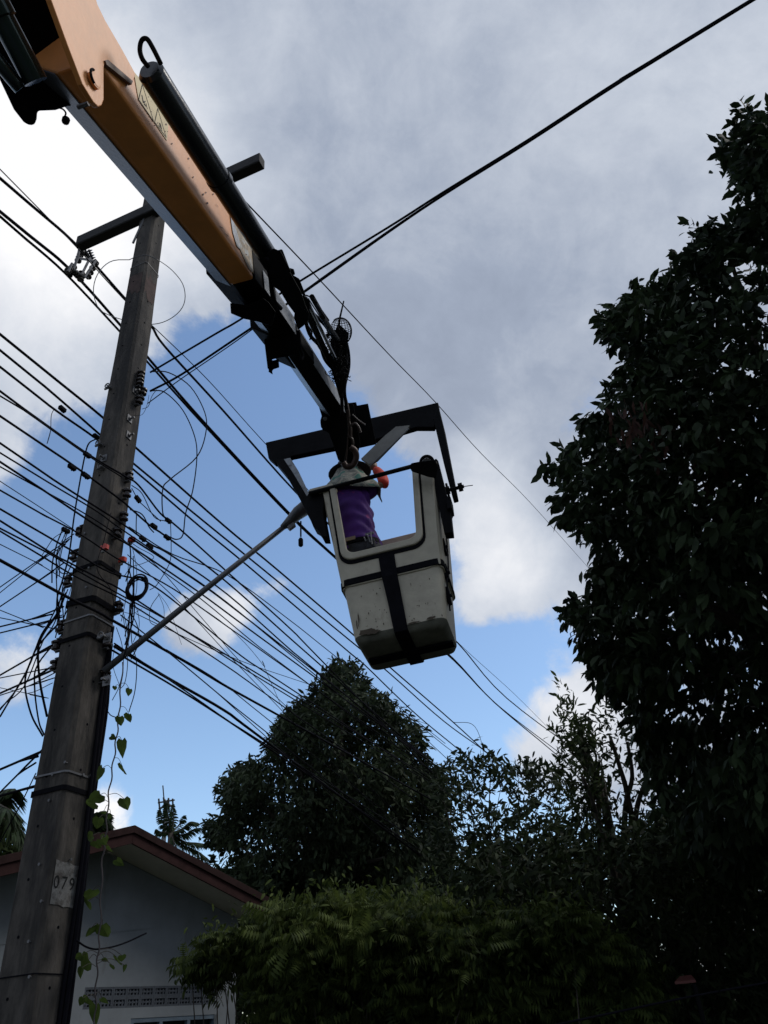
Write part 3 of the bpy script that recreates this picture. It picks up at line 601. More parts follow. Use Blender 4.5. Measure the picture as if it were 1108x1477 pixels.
def slabpx(name, poly, d, th, m, nrm=None, par=boom, bev=.004, **k):
    cx, cy = np.mean([p[0] for p in poly]), np.mean([p[1] for p in poly]); c = P(cx, cy, d)
    n_ = unit(nrm) if nrm is not None else unit(CAM-c)
    o = G().slab([on_plane(x, y, c, n_) for x, y in poly], -n_*th).make(name, m, par, **k)
    if bev: bevel(o, bev)
    return o
slabpx('boom_bracket', [(332, 437), (356, 440), (380, 430), (388, 436), (398, 450), (392, 470), (372, 464), (352, 460), (333, 452)], 3.72, .16, M_BLACK)
slabpx('boom_bracket', [(381, 490), (400, 486), (420, 480), (432, 484), (428, 512), (403, 516), (391, 519), (388, 536), (391, 538), (386, 531)], 4.1, .12, M_BLACK)
slabpx('hook_plate', [(386, 514), (392, 517), (393, 520), (402, 518), (403, 530), (394, 533), (392, 538), (388, 534)], 4.12, .06, M_BLACK)
# boom tip
tipq = P(484, 610, 5.05)
slabpx('boom_tip', [(459, 583), (466, 578), (488, 572), (500, 590), (502, 620), (500, 645), (496, 668), (488, 664), (480, 640), (474, 624), (465, 620), (462, 607), (464, 600), (461, 590)], 4.98, .17, M_BLACK)
slabpx('tip_lug', [(462, 608), (470, 606), (473, 620), (466, 620), (463, 616)], 4.93, .03, M_BLACK)
g = G(); c = P(469, 604, 4.95); g.lathe(c, CAM-c, [(0, .014), (.03, .014), (.032, .008), (.05, .008)], 8); g.make('tip_bolt', M_GALV, boom)
slabpx('rotator_block', [(504, 581), (514, 580), (515, 585), (531, 582), (543, 641), (512, 648), (504, 640)], 5.30, .16, M_BLACK)
slabpx('rotator_block', [(500, 580), (510, 583), (520, 640), (515, 660), (503, 668), (497, 660)], 5.12, .12, M_BLACK)
for pts, r in (([(508, 598), (518, 607), (527, 613)], .006), ([(505, 614), (512, 611), (517, 616), (520, 624)], .010), ([(492, 578), (499, 600), (501, 626), (508, 634), (509, 645)], .012), ([(488, 560), (495, 588), (505, 614), (506, 630)], .011), ([(497, 570), (503, 600), (500, 640), (498, 664)], .012)):
    G().tube(catmull([P(x, y, 5.08) for x, y in pts], 5), r, 7).make('hydraulic_hose', mat('brown_hose', (.045, .028, .022), .5), boom)
g = G(); hq = P(503, 656, 4.92)
hk = [(505, 645), (512, 650), (514, 660), (509, 671), (500, 673), (495, 667)]
g.tube(catmull([P(x, y, 5.0) for x, y in hk], 5), [.03]*26, 8) if False else g.tube(catmull([P(x, y, 5.0) for x, y in hk], 5), .020, 8)
g.make('lifting_hook', mat('hook_steel', (.05, .028, .022), .5, .5, var=.4, scale=30), boom, smooth=True)
# upper extension cylinder with lifting eye
def CA(s, n, dd=0): return P(*sn(s, n), dof(s)+dd)
e0 = CA(204, 121.0, .06); e1 = CA(395, 114.5, .06); e2 = CA(560, 109, .06)
g = G(); ax_ = unit(e1-e0)
g.lathe(e0, ax_, [(0, .036), (.014, .049), (np.linalg.norm(e1-e0), .0495)], 24); g.make('extension_cylinder', M_GLOSS, boom, smooth=True).modifiers.new('es', 'EDGE_SPLIT')
g = G(); g.lathe(e1-ax_*.02, e2-e1, [(0, .053), (.03, .053), (.031, .047), (np.linalg.norm(e2-e1)*.86, .047), (np.linalg.norm(e2-e1), .035)], 24); g.make('cylinder_sleeve', M_GLOSS, boom, smooth=True).modifiers.new('es', 'EDGE_SPLIT')
eye = [(214, 96), (206, 86), (202, 74), (203, 62), (207, 56), (213, 57), (221, 70), (232, 92)]
G().tube(catmull([P(x, y, 2.66) for x, y in eye], 5), .0085, 8).make('lifting_eye', M_BLACK, boom, smooth=True)
# clutter behind the outer section end: brackets, rods, hoses
for poly, d, th in (([(384, 366), (395, 358), (404, 362), (420, 395), (434, 420), (441, 440), (446, 452), (430, 440), (425, 452), (416, 440), (404, 420), (393, 412)], 3.55, .09), ([(400, 361), (404, 360), (420, 391), (416, 394)], 3.45, .02), ([(416, 386), (424, 388), (426, 396), (420, 398)], 3.6, .04), ([(408, 388), (432, 402), (442, 428), (420, 416)], 3.6, .07),
                  ([(428, 430), (438, 425), (447, 434), (446, 460), (438, 470), (430, 476), (424, 458)], 3.8, .06), ([(488, 466), (503, 480), (500, 520), (503, 530), (499, 560), (490, 575), (480, 540), (474, 520), (478, 490)], 4.6, .10), ([(456, 492), (464, 495), (474, 505), (476, 522), (468, 515), (458, 500)], 4.45, .05)):
    slabpx('hose_bracket', poly, d, th, M_BLACK)
for (x0, y0, x1, y1, r, m) in ((435, 430, 476, 520, .015, M_BLACK), (450, 428, 481, 482, .014, M_BLACK), (430, 432, 472, 521, .004, M_GALV), (441, 430, 484, 518, .010, M_GLOSS), (445, 431, 477, 481, .0035, M_GALV), (456, 437, 474, 462, .006, M_BLACK), (466, 458, 488, 490, .012, M_BLACK)):
    G().tube([P(x0, y0, 3.8), P(x1, y1, 4.45)], r, 8).make('guide_rod', m, boom)
hoses = [[(405, 362), (420, 400), (440, 440), (470, 470), (488, 500)], [(436, 440), (446, 480), (462, 500), (470, 520), (488, 540)], [(442, 426), (455, 432), (461, 446), (462, 450)], [(445, 470), (450, 480), (447, 490)], [(478, 500), (490, 520), (484, 545), (492, 565), (494, 600)], [(495, 480), (502, 505), (503, 530), (497, 560), (500, 590)], [(484, 480), (492, 498), (500, 516), (496, 540)], [(430, 476), (432, 500), (436, 512), (434, 520)], [(384, 372), (390, 400), (394, 430), (405, 445)], [(470, 485), (485, 478), (497, 486), (494, 505)]]
for i, h in enumerate(hoses):
    G().tube(catmull([P(x, y, 3.5+(x-384)/100*1.15) for x, y in h], 6), .011 if i not in (2, 3) else .004, 7).make('hydraulic_hose', M_RUBBER, boom, smooth=True)
# crumpled sheet of torn steel and netting where the hoses gather
g = G()
for k in range(240):
    t_ = rng.random(); x = 482+12*(rng.random()-.5)*2*(.6+.4*t_)+8*t_; y = 478+70*t_; c = P(x, y, 4.5+rng.normal(0, .03)); d_ = rng.normal(0, .022, 3)
    g.tube([c, c+d_*.6+rng.normal(0, .01, 3), c+d_], .003, 4)
g.make('frayed_fibre', M_BLACK, boom, kind='stuff')
g = G(); c = P(491, 478, 4.5)
for k in range(9):
    a = k*math.pi/9; 
    g.tube([c+CR*.062*math.cos(t_)*math.cos(a)+CF*.062*math.cos(t_)*math.sin(a)+CU*.078*math.sin(t_) for t_ in np.linspace(-1.5, 1.5, 12)], .0012, 4)
    g.tube([c-CR*.062*math.cos(t_)*math.cos(a)-CF*.062*math.cos(t_)*math.sin(a)+CU*.078*math.sin(t_) for t_ in np.linspace(-1.5, 1.5, 12)], .0012, 4)
for z in np.linspace(-.07, .07, 12):
    rr_ = .062*math.sqrt(max(0, 1-(z/.079)**2)); g.tube([c+CU*z+CR*rr_*math.cos(a)+CF*rr_*math.sin(a) for a in np.linspace(0, 6.29, 18)], .0012, 4)
g.make('mesh_guard', M_CABLE, boom)
g = G(); rr2 = [c+CR*(.066*math.cos(a))+CU*(.080*math.sin(a)) for a in np.linspace(-1.7, 2.2, 20)]; g.tube(rr2, .0035, 5); g.tube([P(489, 478, 4.5), P(490, 460, 4.5), P(496, 434, 4.5)], [.005, .006, .004], 6); g.make('guard_stem', M_BLACK, boom)
# knuckle and lower structure at the upper left
kn = [(-60, -90), (62, -88), (74, 0), (98, 66), (119, 121), (136, 150), (120, 153), (98, 153), (80, 159), (54, 160), (53, 172), (50, 180), (42, 181), (34, 176), (20, 158), (-5, 105), (-70, -20)]
slabpx('knuckle_housing', kn, 2.62, .10, M_BLACK, bev=.008)
h0, h1 = P(-60, -95, 2.22), P(52, 118, 2.40)
g = G(); g.lathe(h0, h1-h0, [(0, .045), (np.linalg.norm(h1-h0)*.55, .045), (np.linalg.norm(h1-h0)*.56, .037), (np.linalg.norm(h1-h0), .037)], 24); g.make('hydraulic_cylinder', mat('cylinder_green_black', (.02, .035, .035), .15, .4, var=.2), boom, smooth=True).modifiers.new('es', 'EDGE_SPLIT')
h0, h1 = P(-60, 20, 2.25), P(30, 128, 2.38)
G().tube([h0, h1], .022, 14).make('cylinder_rod', M_DSTEEL, boom, smooth=True)
g = G(); g.tube(catmull([P(x, y, 2.5) for x, y in ((80, 155), (90, 157), (95, 163), (93, 169))], 5), .0028, 6); g.make('drain_tube', M_RUBBER, boom); g = G(); g.lathe(P(94, 177, 2.5), (0, 0, 1), [(0, .006), (.006, .012), (.020, .013), (.026, .008)], 10); g.make('grease_cap', M_RUBBER, boom)
g = G(); c = P(120, 152, 2.52); g.lathe(c, fn, [(-.02, .008), (.02, .008)], 8); g.make('grease_nipple', M_GALV, boom)
# main boom running down out of the frame to the truck's column
kb = P(-40, -60, 2.75); b1 = np.array([-4.6, -2.2, 2.6]); dx_ = unit(b1-kb); sx = unit(np.cross(dx_, upz)); ux = np.cross(sx, dx_)
o = G().bevbox((kb+b1)/2, (sx, ux, dx_), (.13, .16, np.linalg.norm(b1-kb)/2), .03).make('main_boom', M_BLACK, boom)
G().bevbox(b1+np.array([0, 0, -1.28]), ((1, 0, 0), (0, 1, 0), (0, 0, 1)), (.2, .2, 1.32), .04).make('crane_column', M_BLACK, boom)

# ------------------------------------------------------------------ bucket frame
BO = np.array([0.03245124, 4.22586179, 3.569842])
BM = np.array([[0.98059507, 0.19053505, -0.0461488], [-0.18642146, 0.97910422, 0.08125247], [0.06066592, -0.07107265, 0.99562459]])
def bl(u, v, w): return BO+BM@np.array([u, v, w], float)
def bpx(x, y, v): n_ = BM[:, 1]; p = on_plane(x, y, BO+n_*v, n_); return p
def blpx(x, y, v): return BM.T@(bpx(x, y, v)-BO)
bk = thing('work_bucket', bl(0, .25, 0), 'dirty cream fibreglass bucket with black straps holding a worker', 'work bucket')
WB, WT, DB, HB = .291, .405, .44, 1.22
def hw(w): return WB+(WT-WB)*min(w/HB, 1.05)
def vf(w): return -.03*w/HB                                     # front and back walls flare a little
def vb(w): return DB+.04*w/HB
def rr(hw_, v0, v1, w, c=.045, n=4, ins=0):
    pts = []
    for (cx, cy, a0) in ((hw_-c, v0+c, -90), (hw_-c, v1-c, 0), (-hw_+c, v1-c, 90), (-hw_+c, v0+c, 180)):
        for k in range(n+1):
            a = math.radians(a0+90*k/n); pts.append(bl(cx+(c-ins)*math.cos(a), cy+(c-ins)*math.sin(a), w))
    return pts
# lower tub (narrower than the part above the strap)
ZS = .43
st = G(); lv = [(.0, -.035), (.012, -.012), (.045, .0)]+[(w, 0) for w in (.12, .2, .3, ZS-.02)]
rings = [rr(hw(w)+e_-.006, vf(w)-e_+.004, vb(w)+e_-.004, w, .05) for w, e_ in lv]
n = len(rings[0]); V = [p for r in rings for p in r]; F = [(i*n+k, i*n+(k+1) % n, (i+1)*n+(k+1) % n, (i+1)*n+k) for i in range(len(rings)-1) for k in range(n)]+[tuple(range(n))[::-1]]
k_ = 2; V0 = V[:n*(k_+1)]; pan = obj('bottom_pan', V0, F[:n*k_]+[tuple(range(n))[::-1]], mat('shade_dark_underside', (.105, .105, .080), .8, var=.35, scale=9, bump=.2), bk, smooth=True); pan.modifiers.new('es', 'EDGE_SPLIT').split_angle = math.radians(50)  # shade on the bucket's underside put into a darker colour
V = [p for r in rings[k_:] for p in r]; F = [(i*n+k, i*n+(k+1) % n, (i+1)*n+(k+1) % n, (i+1)*n+k) for i in range(len(rings)-1-k_) for k in range(n)]
st.add(V, F); o = st.make('lower_shell', M_SHELL, bk, smooth=True); so = o.modifiers.new('t', 'SOLIDIFY'); so.thickness = .012; so.offset = -1; o.modifiers.new('es', 'EDGE_SPLIT').split_angle = math.radians(40)
# upper walls: sides and back wrap, front wall with the step-through opening
up = G(); ws = np.linspace(ZS-.03, HB, 9)
nseg = None; rings = []
for w in ws:
    r_ = rr(hw(w)+.004, vf(w)-.004, vb(w)+.004, w, .05)
    # order starts at front right corner and goes round the right side, the back, the left side to the front left corner
    wt = w if True else w
    r_ = r_[2:]+[]                                                 # start halfway round the front right corner
    rings.append(r_[:-2])
# lower back rim: cut the back wall to the height seen through the opening
BACKH = 1.035
rg = []
for i, w in enumerate(ws):
    row = []
    for j, p in enumerate(rings[i]):
        l_ = BM.T@(p-BO); 
        if l_[1] > DB*.9 and abs(l_[0]) < hw(w)-.01: l_[2] = min(l_[2], BACKH)
        row.append(BO+BM@l_)
    rg.append(row)
n = len(rg[0]); V = [p for r in rg for p in r]; F = [(i*n+k, i*n+k+1, (i+1)*n+k+1, (i+1)*n+k) for i in range(len(rg)-1) for k in range(n-1)]
o = up.add(V, F).make('upper_shell', M_SHELL, bk, smooth=True); so = o.modifiers.new('t', 'SOLIDIFY'); so.thickness = .014; so.offset = -1; o.modifiers.new('es', 'EDGE_SPLIT').split_angle = math.radians(40)
def rloop(u0, u1, u0t, u1t, w0, w1, c, v, n=6):
    """U shaped opening loop: straight sides leaning from bottom (u0,u1) to top (u0t,u1t), rounded lower corners"""
    pts = [(u0t, w1)]
    for k in range(n+1): a = math.pi+math.pi/2*k/n; pts.append((u0+c+c*math.cos(a), w0+c+c*math.sin(a)))
    for k in range(n+1): a = 1.5*math.pi+math.pi/2*k/n; pts.append((u1-c+c*math.cos(a), w0+c+c*math.sin(a)))
    pts.append((u1t, w1))
    sl_ = -.03/HB
    return [bl(u, v+sl_*w, w) for u, w in pts]
OP = dict(u0=-.272, u1=.212, u0t=-.302, u1t=.262, w0=.632, w1=HB)
inn = rloop(OP['u0'], OP['u1'], OP['u0t'], OP['u1t'], OP['w0'], HB, .06, -.006)
def outl(v):                                                     # outer front wall outline in the same topology
    pts = [(-hw(HB)+.012, HB)]
    L7 = [(-hw(1.0)+.012, 1.0), (-hw(.85)+.012, .85), (-hw(.7)+.012, .70), (-hw(.55)+.012, .55), (-hw(.45)+.012, ZS-.02), (-.25, ZS-.03), (-.12, ZS-.03)]
    R7 = [(.08, ZS-.03), (.22, ZS-.03), (hw(.45)-.012, ZS-.02), (hw(.55)-.012, .55), (hw(.7)-.012, .7), (hw(.85)-.012, .85), (hw(1.0)-.012, 1.0)]
    pts += L7+R7+[(hw(HB)-.012, HB)]; return [bl(u, v-.03*w/HB, w) for u, w in pts]
def uring(name, outer, inner, th, m, bev=.004):
    n = len(outer); v_ = BM[:, 1]*th; V = list(outer)+list(inner)+[p+v_ for p in outer]+[p+v_ for p in inner]; F = []
    for k in range(n-1):
        j = k+1; F += [(k, j, n+j, n+k), (2*n+k, 3*n+k, 3*n+j, 2*n+j), (k, 2*n+k, 2*n+j, j), (n+k, n+j, 3*n+j, 3*n+k)]
    for k in (0, n-1): F += [(k, n+k, 3*n+k, 2*n+k)]
    o = obj(name, V, F, m, bk); return bevel(o, bev) if bev else o
uring('front_panel', outl(-.006), inn, .016, M_SHELL)
lipo = rloop(OP['u0']-.036, OP['u1']+.036, OP['u0t']-.036, OP['u1t']+.036, OP['w0']-.045, HB+.004, .085, -.026)
lipi = rloop(OP['u0']+.006, OP['u1']-.006, OP['u0t']+.006, OP['u1t']-.006, OP['w0']+.006, HB+.004, .06, -.026)
uring('opening_lip', lipo, lipi, .034, M_SHELL, .008)
gi = rloop(OP['u0']-.037, OP['u1']+.037, OP['u0t']-.037, OP['u1t']+.037, OP['w0']-.046, HB, .085, -.012)
go = rloop(OP['u0']-.050, OP['u1']+.050, OP['u0t']-.048, OP['u1t']+.048, OP['w0']-.072, HB, .095, -.012)
uring('lip_shadow_ring', go, gi, .008, M_RUBBER, 0)  # shadow under the lip, drawn as a dark ring
# rim flange and back rim strip
g = G(); fl = [bl(WT+.012, y, HB+.006) for y in (-.03, .12, .28, .44)]; g.tube(fl, .012, 8); g.make('side_rim', M_SHELL, bk)
g = G(); fl = [bl(-WT-.012, y, HB+.006) for y in (-.03, .12, .28, .44)]; g.tube(fl, .012, 8); g.make('side_rim', M_SHELL, bk)
g = G(); g.tube([bl(-hw(BACKH)+.04, vb(BACKH)-.005, BACKH+.004), bl(0, vb(BACKH)-.005, BACKH+.004), bl(hw(BACKH)-.04, vb(BACKH)-.005, BACKH+.004)], .014, 8); g.make('back_rim', M_INNER, bk)
G().box(bl(0, DB-.004, .80), (BM[:, 0], BM[:, 1], BM[:, 2]), (hw(.75)-.03, .004, .225)).make('backlit_inner_wall', M_INNER, bk)
for s0, s1 in ((-1, 1),):
    g = G()
    g.slab([bl(-WT-.004, -.045, HB-.002), bl(-OP['u1t']-.036, -.045, HB-.002), bl(-OP['u1t']-.036, .02, HB-.002), bl(-WT-.004, .02, HB-.002)], BM[:, 2]*.022); bevel(g.make('corner_cap', M_SHELL, bk), .005)
    g = G(); g.slab([bl(OP['u1t']+.0, -.045, HB-.002), bl(WT+.004, -.045, HB-.002), bl(WT+.004, .02, HB-.002), bl(OP['u1t']+.0, .02, HB-.002)], BM[:, 2]*.022); bevel(g.make('corner_cap', M_SHELL, bk), .005)
# straps
def strap_ring(w, hh, out, name):
    g = G(); a = rr(hw(w)+out, vf(w)-out, vb(w)+out, w, .055); b = rr(hw(w)+out-.012, vf(w)-out+.012, vb(w)+out-.012, w, .05); g.ring(a, b, BM[:, 2]*hh); return bevel(g.make(name, M_RUBBER, bk), .003)
strap_ring(ZS-.022, .047, .012, 'waist_strap')
g = G(); vs = []
for (w, v) in ((OP['w0']-.07, None), (.40, None), (.2, None), (.05, None), (.012, None)): vs.append((w, vf(w)-.004-(.012 if abs(w-.41) < .03 else 0)))
path = [(w, v) for w, v in vs]+[(-.006, .045), (-.008, .2), (-.008, DB-.04), (.02, DB+.008), (.3, DB+.018), (.8, DB+.036)]
c_u = [.0-.012, -.008, .002, .008, .010, .012, .014, .016, .016, .016, .016]; hwid = [.052, .05, .045, .043, .042, .042, .042, .042, .042, .042, .042]
V = []; F = []
for i, (w, v) in enumerate(path):
    nn_ = np.array([0, -1, 0]) if i < 4 else (np.array([0, -.7, -.7]) if i == 4 else (np.array([0, 0, -1]) if i < 8 else np.array([0, 1, 0])))
    for s_, t_ in ((-1, 0), (1, 0), (1, .008), (-1, .008)): V.append(bl(c_u[i]+s_*hwid[i], v+nn_[1]*t_, w+nn_[2]*t_))
for i in range(len(path)-1):
    for k in range(4): F.append((i*4+k, i*4+(k+1) % 4, i*4+4+(k+1) % 4, i*4+4+k))
obj('centre_strap', V, F, M_RUBBER, bk)
G().box(bl(.014, .25, -.012), (BM[:, 0], BM[:, 1], BM[:, 2]), (.27, .035, .006)).make('bottom_rail', M_RUBBER, bk)
# dried mud as patches with a shape of their own
g = G()
for (cx, cy, a, b) in ((-.19, .055, .058, .022), (-.15, .045, .035, .015), (-.24, .16, .005, .04), (-.255, .12, .004, .03), (.20, .05, .03, .008), (.1, .045, .05, .006)):
    pts = [bl(cx+a*(1+rng.normal(0, .22))*math.cos(t_), vf(cy)-.0055, cy+b*(1+rng.normal(0, .22))*math.sin(t_)) for t_ in np.linspace(0, 6.283, 16, endpoint=False)]
    g.add(pts, [tuple(range(16))])
for k in range(46):
    cy = rng.uniform(.04, .40)**1.2+.02; cx = rng.uniform(-.27, .27); a, b = rng.uniform(.001, .005), rng.uniform(.0015, .009)
    if abs(cx-.01) < .055: continue
    pts = [bl(cx+a*(1+rng.normal(0, .3))*math.cos(t_), vf(cy)-.0050, cy+b*(1+rng.normal(0, .3))*math.sin(t_)) for t_ in np.linspace(0, 6.283, 7, endpoint=False)]
    g.add(pts, [tuple(range(7))])
g.make('mud_splash', M_DIRT, bk, kind='stuff')
# safety bar across the opening with its end roller
b0, b1 = bpx(446, 712, -.05), bpx(612, 668, -.05)
G().tube([b0, b1], .0155, 12).make('safety_bar', M_BLACK, bk, smooth=True)
rc_ = bpx(616, 667, -.06); g = G(); rn = unit(CAM-rc_); ra_ = unit(np.cross(rn, upz)); rb_ = np.cross(ra_, rn)
for k in range(1): g.tube([rc_+ra_*.042*math.cos(a)+rb_*.042*math.sin(a) for a in np.linspace(0, 6.2832, 25)], .012, 8)
g.make('roller_ring', M_GALV if False else M_BLACK, bk, smooth=True)
G().lathe(rc_-rn*.05, rn, [(0, .030), (.05, .030), (.051, .022), (.052, .014), (.06, .014)], 16).make('roller_core', M_GALV, bk)
o = slabpx('hinge_block', [(590, 672), (594, 668), (604, 666), (628, 663), (632, 674), (629, 690), (618, 688), (594, 680)], 5.12, .05, M_BLACK, par=bk)
def bslab(name, poly, v, th, m, bev=.004, par=bk): 
    o = G().slab([bpx(x, y, v) for x, y in poly], BM[:, 1]*th).make(name, m, par); return bevel(o, bev) if bev else o
bslab('side_bracket', [(620, 668), (629, 661), (632, 664), (645, 715), (648, 716), (649, 720), (652, 735), (650, 740), (653, 768), (641, 769), (634, 735), (626, 700)], -.01, .07, M_BLACK)
bslab('side_latch', [(643, 718), (650, 716), (652, 732), (645, 734)], -.04, .10, M_BLACK)
bslab('side_bracket', [(444, 712), (478, 702), (480, 712), (468, 716), (466, 740), (472, 774), (464, 774), (459, 764), (452, 760), (447, 748), (441, 735)], -.02, .09, M_BLACK)
bslab('left_rim_cap', [(444, 709), (447, 705), (479, 697), (480, 703)], -.05, .08, M_SHELL)
for u, w in ((.40, .25), (.385, .42), (.37, .62)):
    g = G(); c = bl(hw(w)+.004, .12, w); g.box(c, (BM[:, 0], BM[:, 1], BM[:, 2]), (.012, .035, .05)); g.lathe(c, BM[:, 0], [(0, .012), (.024, .012)], 8); g.make('side_bolt', M_RUBBER, bk)
g = G(); g.tube(catmull([bl(hw(w)+.012, v, w) for w, v in ((1.0, .2), (.7, .22), (.45, .16), (.3, .05), (.12, .08))], 5), .006, 6); g.make('drain_line', M_RUBBER, bk)

# yoke: belongs to the boom
YV = .10
def ysl(name, poly, th, m=M_BLACK, v=YV): return bslab(name, poly, v, th, m, .006, par=boom)
ysl('yoke_beam', [(383, 638), (478, 616), (598, 588), (632, 580), (634, 594), (626, 616), (600, 616), (540, 634), (478, 646), (420, 658), (412, 664), (396, 668), (387, 660)], .05)
ysl('yoke_arm', [(625, 604), (632, 583), (640, 615), (659, 713), (652, 715), (640, 668)], .09, v=YV-.005)
ysl('yoke_arm', [(394, 662), (416, 662), (424, 676), (446, 718), (458, 745), (466, 774), (458, 764), (445, 745), (430, 715), (412, 684)], .09, v=YV-.005)
G().slab([bpx(x, y, YV-.004) for x, y in ((410, 663), (419, 661), (431, 680), (446, 712), (443, 716), (424, 684))], -BM[:, 1]*.006).make('arm_plate', M_STEEL, boom)
G().slab([bpx(x, y, YV-.02) for x, y in ((522, 664), (556, 631), (572, 618), (592, 616), (588, 622), (545, 666), (534, 672))], -BM[:, 1]*.02).make('yoke_brace', mat('pale_brace', (.13, .125, .11), .5, var=.25, scale=15), boom)
G().tube([bpx(534, 672, YV-.045), bpx(590, 618, YV-.045)], .005, 6).make('yoke_brace', M_GALV, boom)
c = bpx(655, 705, YV-.02)
g = G(); g.tube([c-BM[:, 0]*.07, c+BM[:, 0]*.07], .013, 8); g.lathe(c-BM[:, 0]*.06, BM[:, 0], [(0, .028), (.03, .028)], 6); g.lathe(c+BM[:, 0]*.03, BM[:, 0], [(0, .030), (.03, .030)], 6); g.tube([c-BM[:, 0]*.045-BM[:, 2]*.09, c-BM[:, 0]*.045+BM[:, 2]*.06], .009, 6); g.tube([c+BM[:, 0]*.06, c+BM[:, 0]*.13-BM[:, 2]*.01], .003, 5); g.make('yoke_pivot', M_BLACK, boom)

# ------------------------------------------------------------------ worker
def skinmesh(joints, edges, radii, levels=2):
    me = bpy.data.meshes.new('t'); me.from_pydata([tuple(j) for j in joints], edges, []); o = bpy.data.objects.new('t', me); COL.objects.link(o)
    md = o.modifiers.new('s', 'SKIN'); md.use_smooth_shade = True
    for i, v in enumerate(me.skin_vertices[0].data):
        r = radii[i]; v.radius = (r, r) if not hasattr(r, '__len__') else r; v.use_root = (i == 0); v.use_loose = False
    sb = o.modifiers.new('ss', 'SUBSURF'); sb.levels = levels; sb.render_levels = levels
    bpy.context.view_layer.update(); e_ = o.evaluated_get(bpy.context.evaluated_depsgraph_get()); m2 = bpy.data.meshes.new_from_object(e_)
    V = np.array([v.co[:] for v in m2.vertices]); F = [tuple(p.vertices) for p in m2.polygons]; bpy.data.objects.remove(o); bpy.data.meshes.remove(m2); return V, F
man = thing('person', bl(-.16, .24, .03), 'worker in purple shirt and brimmed hat, in the bucket with one red sleeved arm raised', 'person')
M_SKIN = mat('skin', (.25, .13, .08), .6); M_SHIRT = mat('purple_shirt', (.060, .010, .150), .85, var=.3, scale=10, col2=(.38, .02, .10), thr=.61, bump=.25, bscale=14)
M_TROU = mat('dark_trousers', (.016, .017, .022), .85, var=.3, scale=14, bump=.3); M_HAT = mat('black_hat', (.014, .014, .018), .85)
M_SLEEVE = mat('red_sleeve', (.66, .045, .022), .75, var=.15, scale=12, bump=.3)
camo = bpy.data.materials.new('camouflage_cloth'); camo.use_nodes = True
_t = camo.node_tree; _g = _t.nodes.new('ShaderNodeNewGeometry'); _n = _t.nodes.new('ShaderNodeTexNoise'); _n.inputs['Scale'].default_value = 15; _n.inputs['Detail'].default_value = 2; _n.inputs['Distortion'].default_value = .8
_t.links.new(_g.outputs['Position'], _n.inputs['Vector']); _r = _t.nodes.new('ShaderNodeValToRGB'); _r.color_ramp.interpolation = 'CONSTANT'; _t.links.new(_n.outputs['Fac'], _r.inputs[0])
_r.color_ramp.elements[0].color = (.12, .125, .11, 1); _r.color_ramp.elements[1].color = (.05, .15, .115, 1); _r.color_ramp.elements[1].position = .60
for p_, c_ in ((.42, (.20, .20, .17, 1)), (.5, (.30, .28, .23, 1)), (.54, (.15, .17, .145, 1))): q_ = _r.color_ramp.elements.new(p_); q_.color = c_
_b = _t.nodes['Principled BSDF']; _b.inputs['Roughness'].default_value = .9; _t.links.new(_r.outputs[0], _b.inputs['Base Color'])
U = -.215                                                    # lateral place in the bucket
def m(x, y, z): return bl(U+x, .24+y, z)
J = {'pelvis': (-.005, 0, .88), 'waist': (-.02, 0, 1.03), 'chest': (-.05, .0, 1.22), 'neck': (-.05, .01, 1.40), 'head0': (-.03, .02, 1.47), 'head1': (-.035, .04, 1.56), 'head2': (-.035, .03, 1.64),
     'hipL': (-.055, 0, .86), 'kneeL': (-.01, -.01, .47), 'ankL': (.04, -.02, .09), 'toeL': (.04, .10, .04), 'hipR': (.095, 0, .86), 'kneeR': (.15, -.01, .47), 'ankR': (.19, -.02, .09), 'toeR': (.20, .10, .04),
     'shL': (-.19, .02, 1.34), 'elL': (-.19, .16, 1.13), 'wrL': (-.05, .36, 1.22), 'shR': (.075, .02, 1.36), 'elR': (.215, .04, 1.43), 'wrR': (.15, .12, 1.66)}
names = list(J); rad = {'pelvis': (.135, .105), 'waist': (.120, .095), 'chest': (.145, .105), 'neck': .058, 'head0': .06, 'head1': .088, 'head2': .07, 'hipL': .085, 'kneeL': .06, 'ankL': .042, 'toeL': .035, 'hipR': .085, 'kneeR': .06, 'ankR': .042, 'toeR': .035, 'shL': .062, 'elL': .045, 'wrL': .03, 'shR': .062, 'elR': .045, 'wrR': .03}
E_ = [('pelvis', 'waist'), ('waist', 'chest'), ('chest', 'neck'), ('neck', 'head0'), ('head0', 'head1'), ('head1', 'head2'), ('pelvis', 'hipL'), ('hipL', 'kneeL'), ('kneeL', 'ankL'), ('ankL', 'toeL'), ('pelvis', 'hipR'), ('hipR', 'kneeR'), ('kneeR', 'ankR'), ('ankR', 'toeR'), ('chest', 'shL'), ('shL', 'elL'), ('elL', 'wrL'), ('chest', 'shR'), ('shR', 'elR'), ('elR', 'wrR')]
def sub_skin(keep, grow, extra=None):
    kk = [k for k in names if k in keep]; ix = {k: i for i, k in enumerate(kk)}
    return skinmesh([m(*J[k]) for k in kk], [(ix[a], ix[b]) for a, b in E_ if a in ix and b in ix], [tuple(np.array(rad[k])*grow) if hasattr(rad[k], '__len__') else rad[k]*grow for k in kk])
rad_keep = dict(rad); rad['pelvis'] = (.10, .075); rad['waist'] = (.11, .08); rad['hipL'] = rad['hipR'] = .068
rad['chest'] = (.085, .06); rad['shL'] = rad['shR'] = .04; rad['elL'] = rad['elR'] = .030
V, F = sub_skin(names, .86); rad.update(rad_keep); obj('body', V, F, M_SKIN, man, smooth=True)
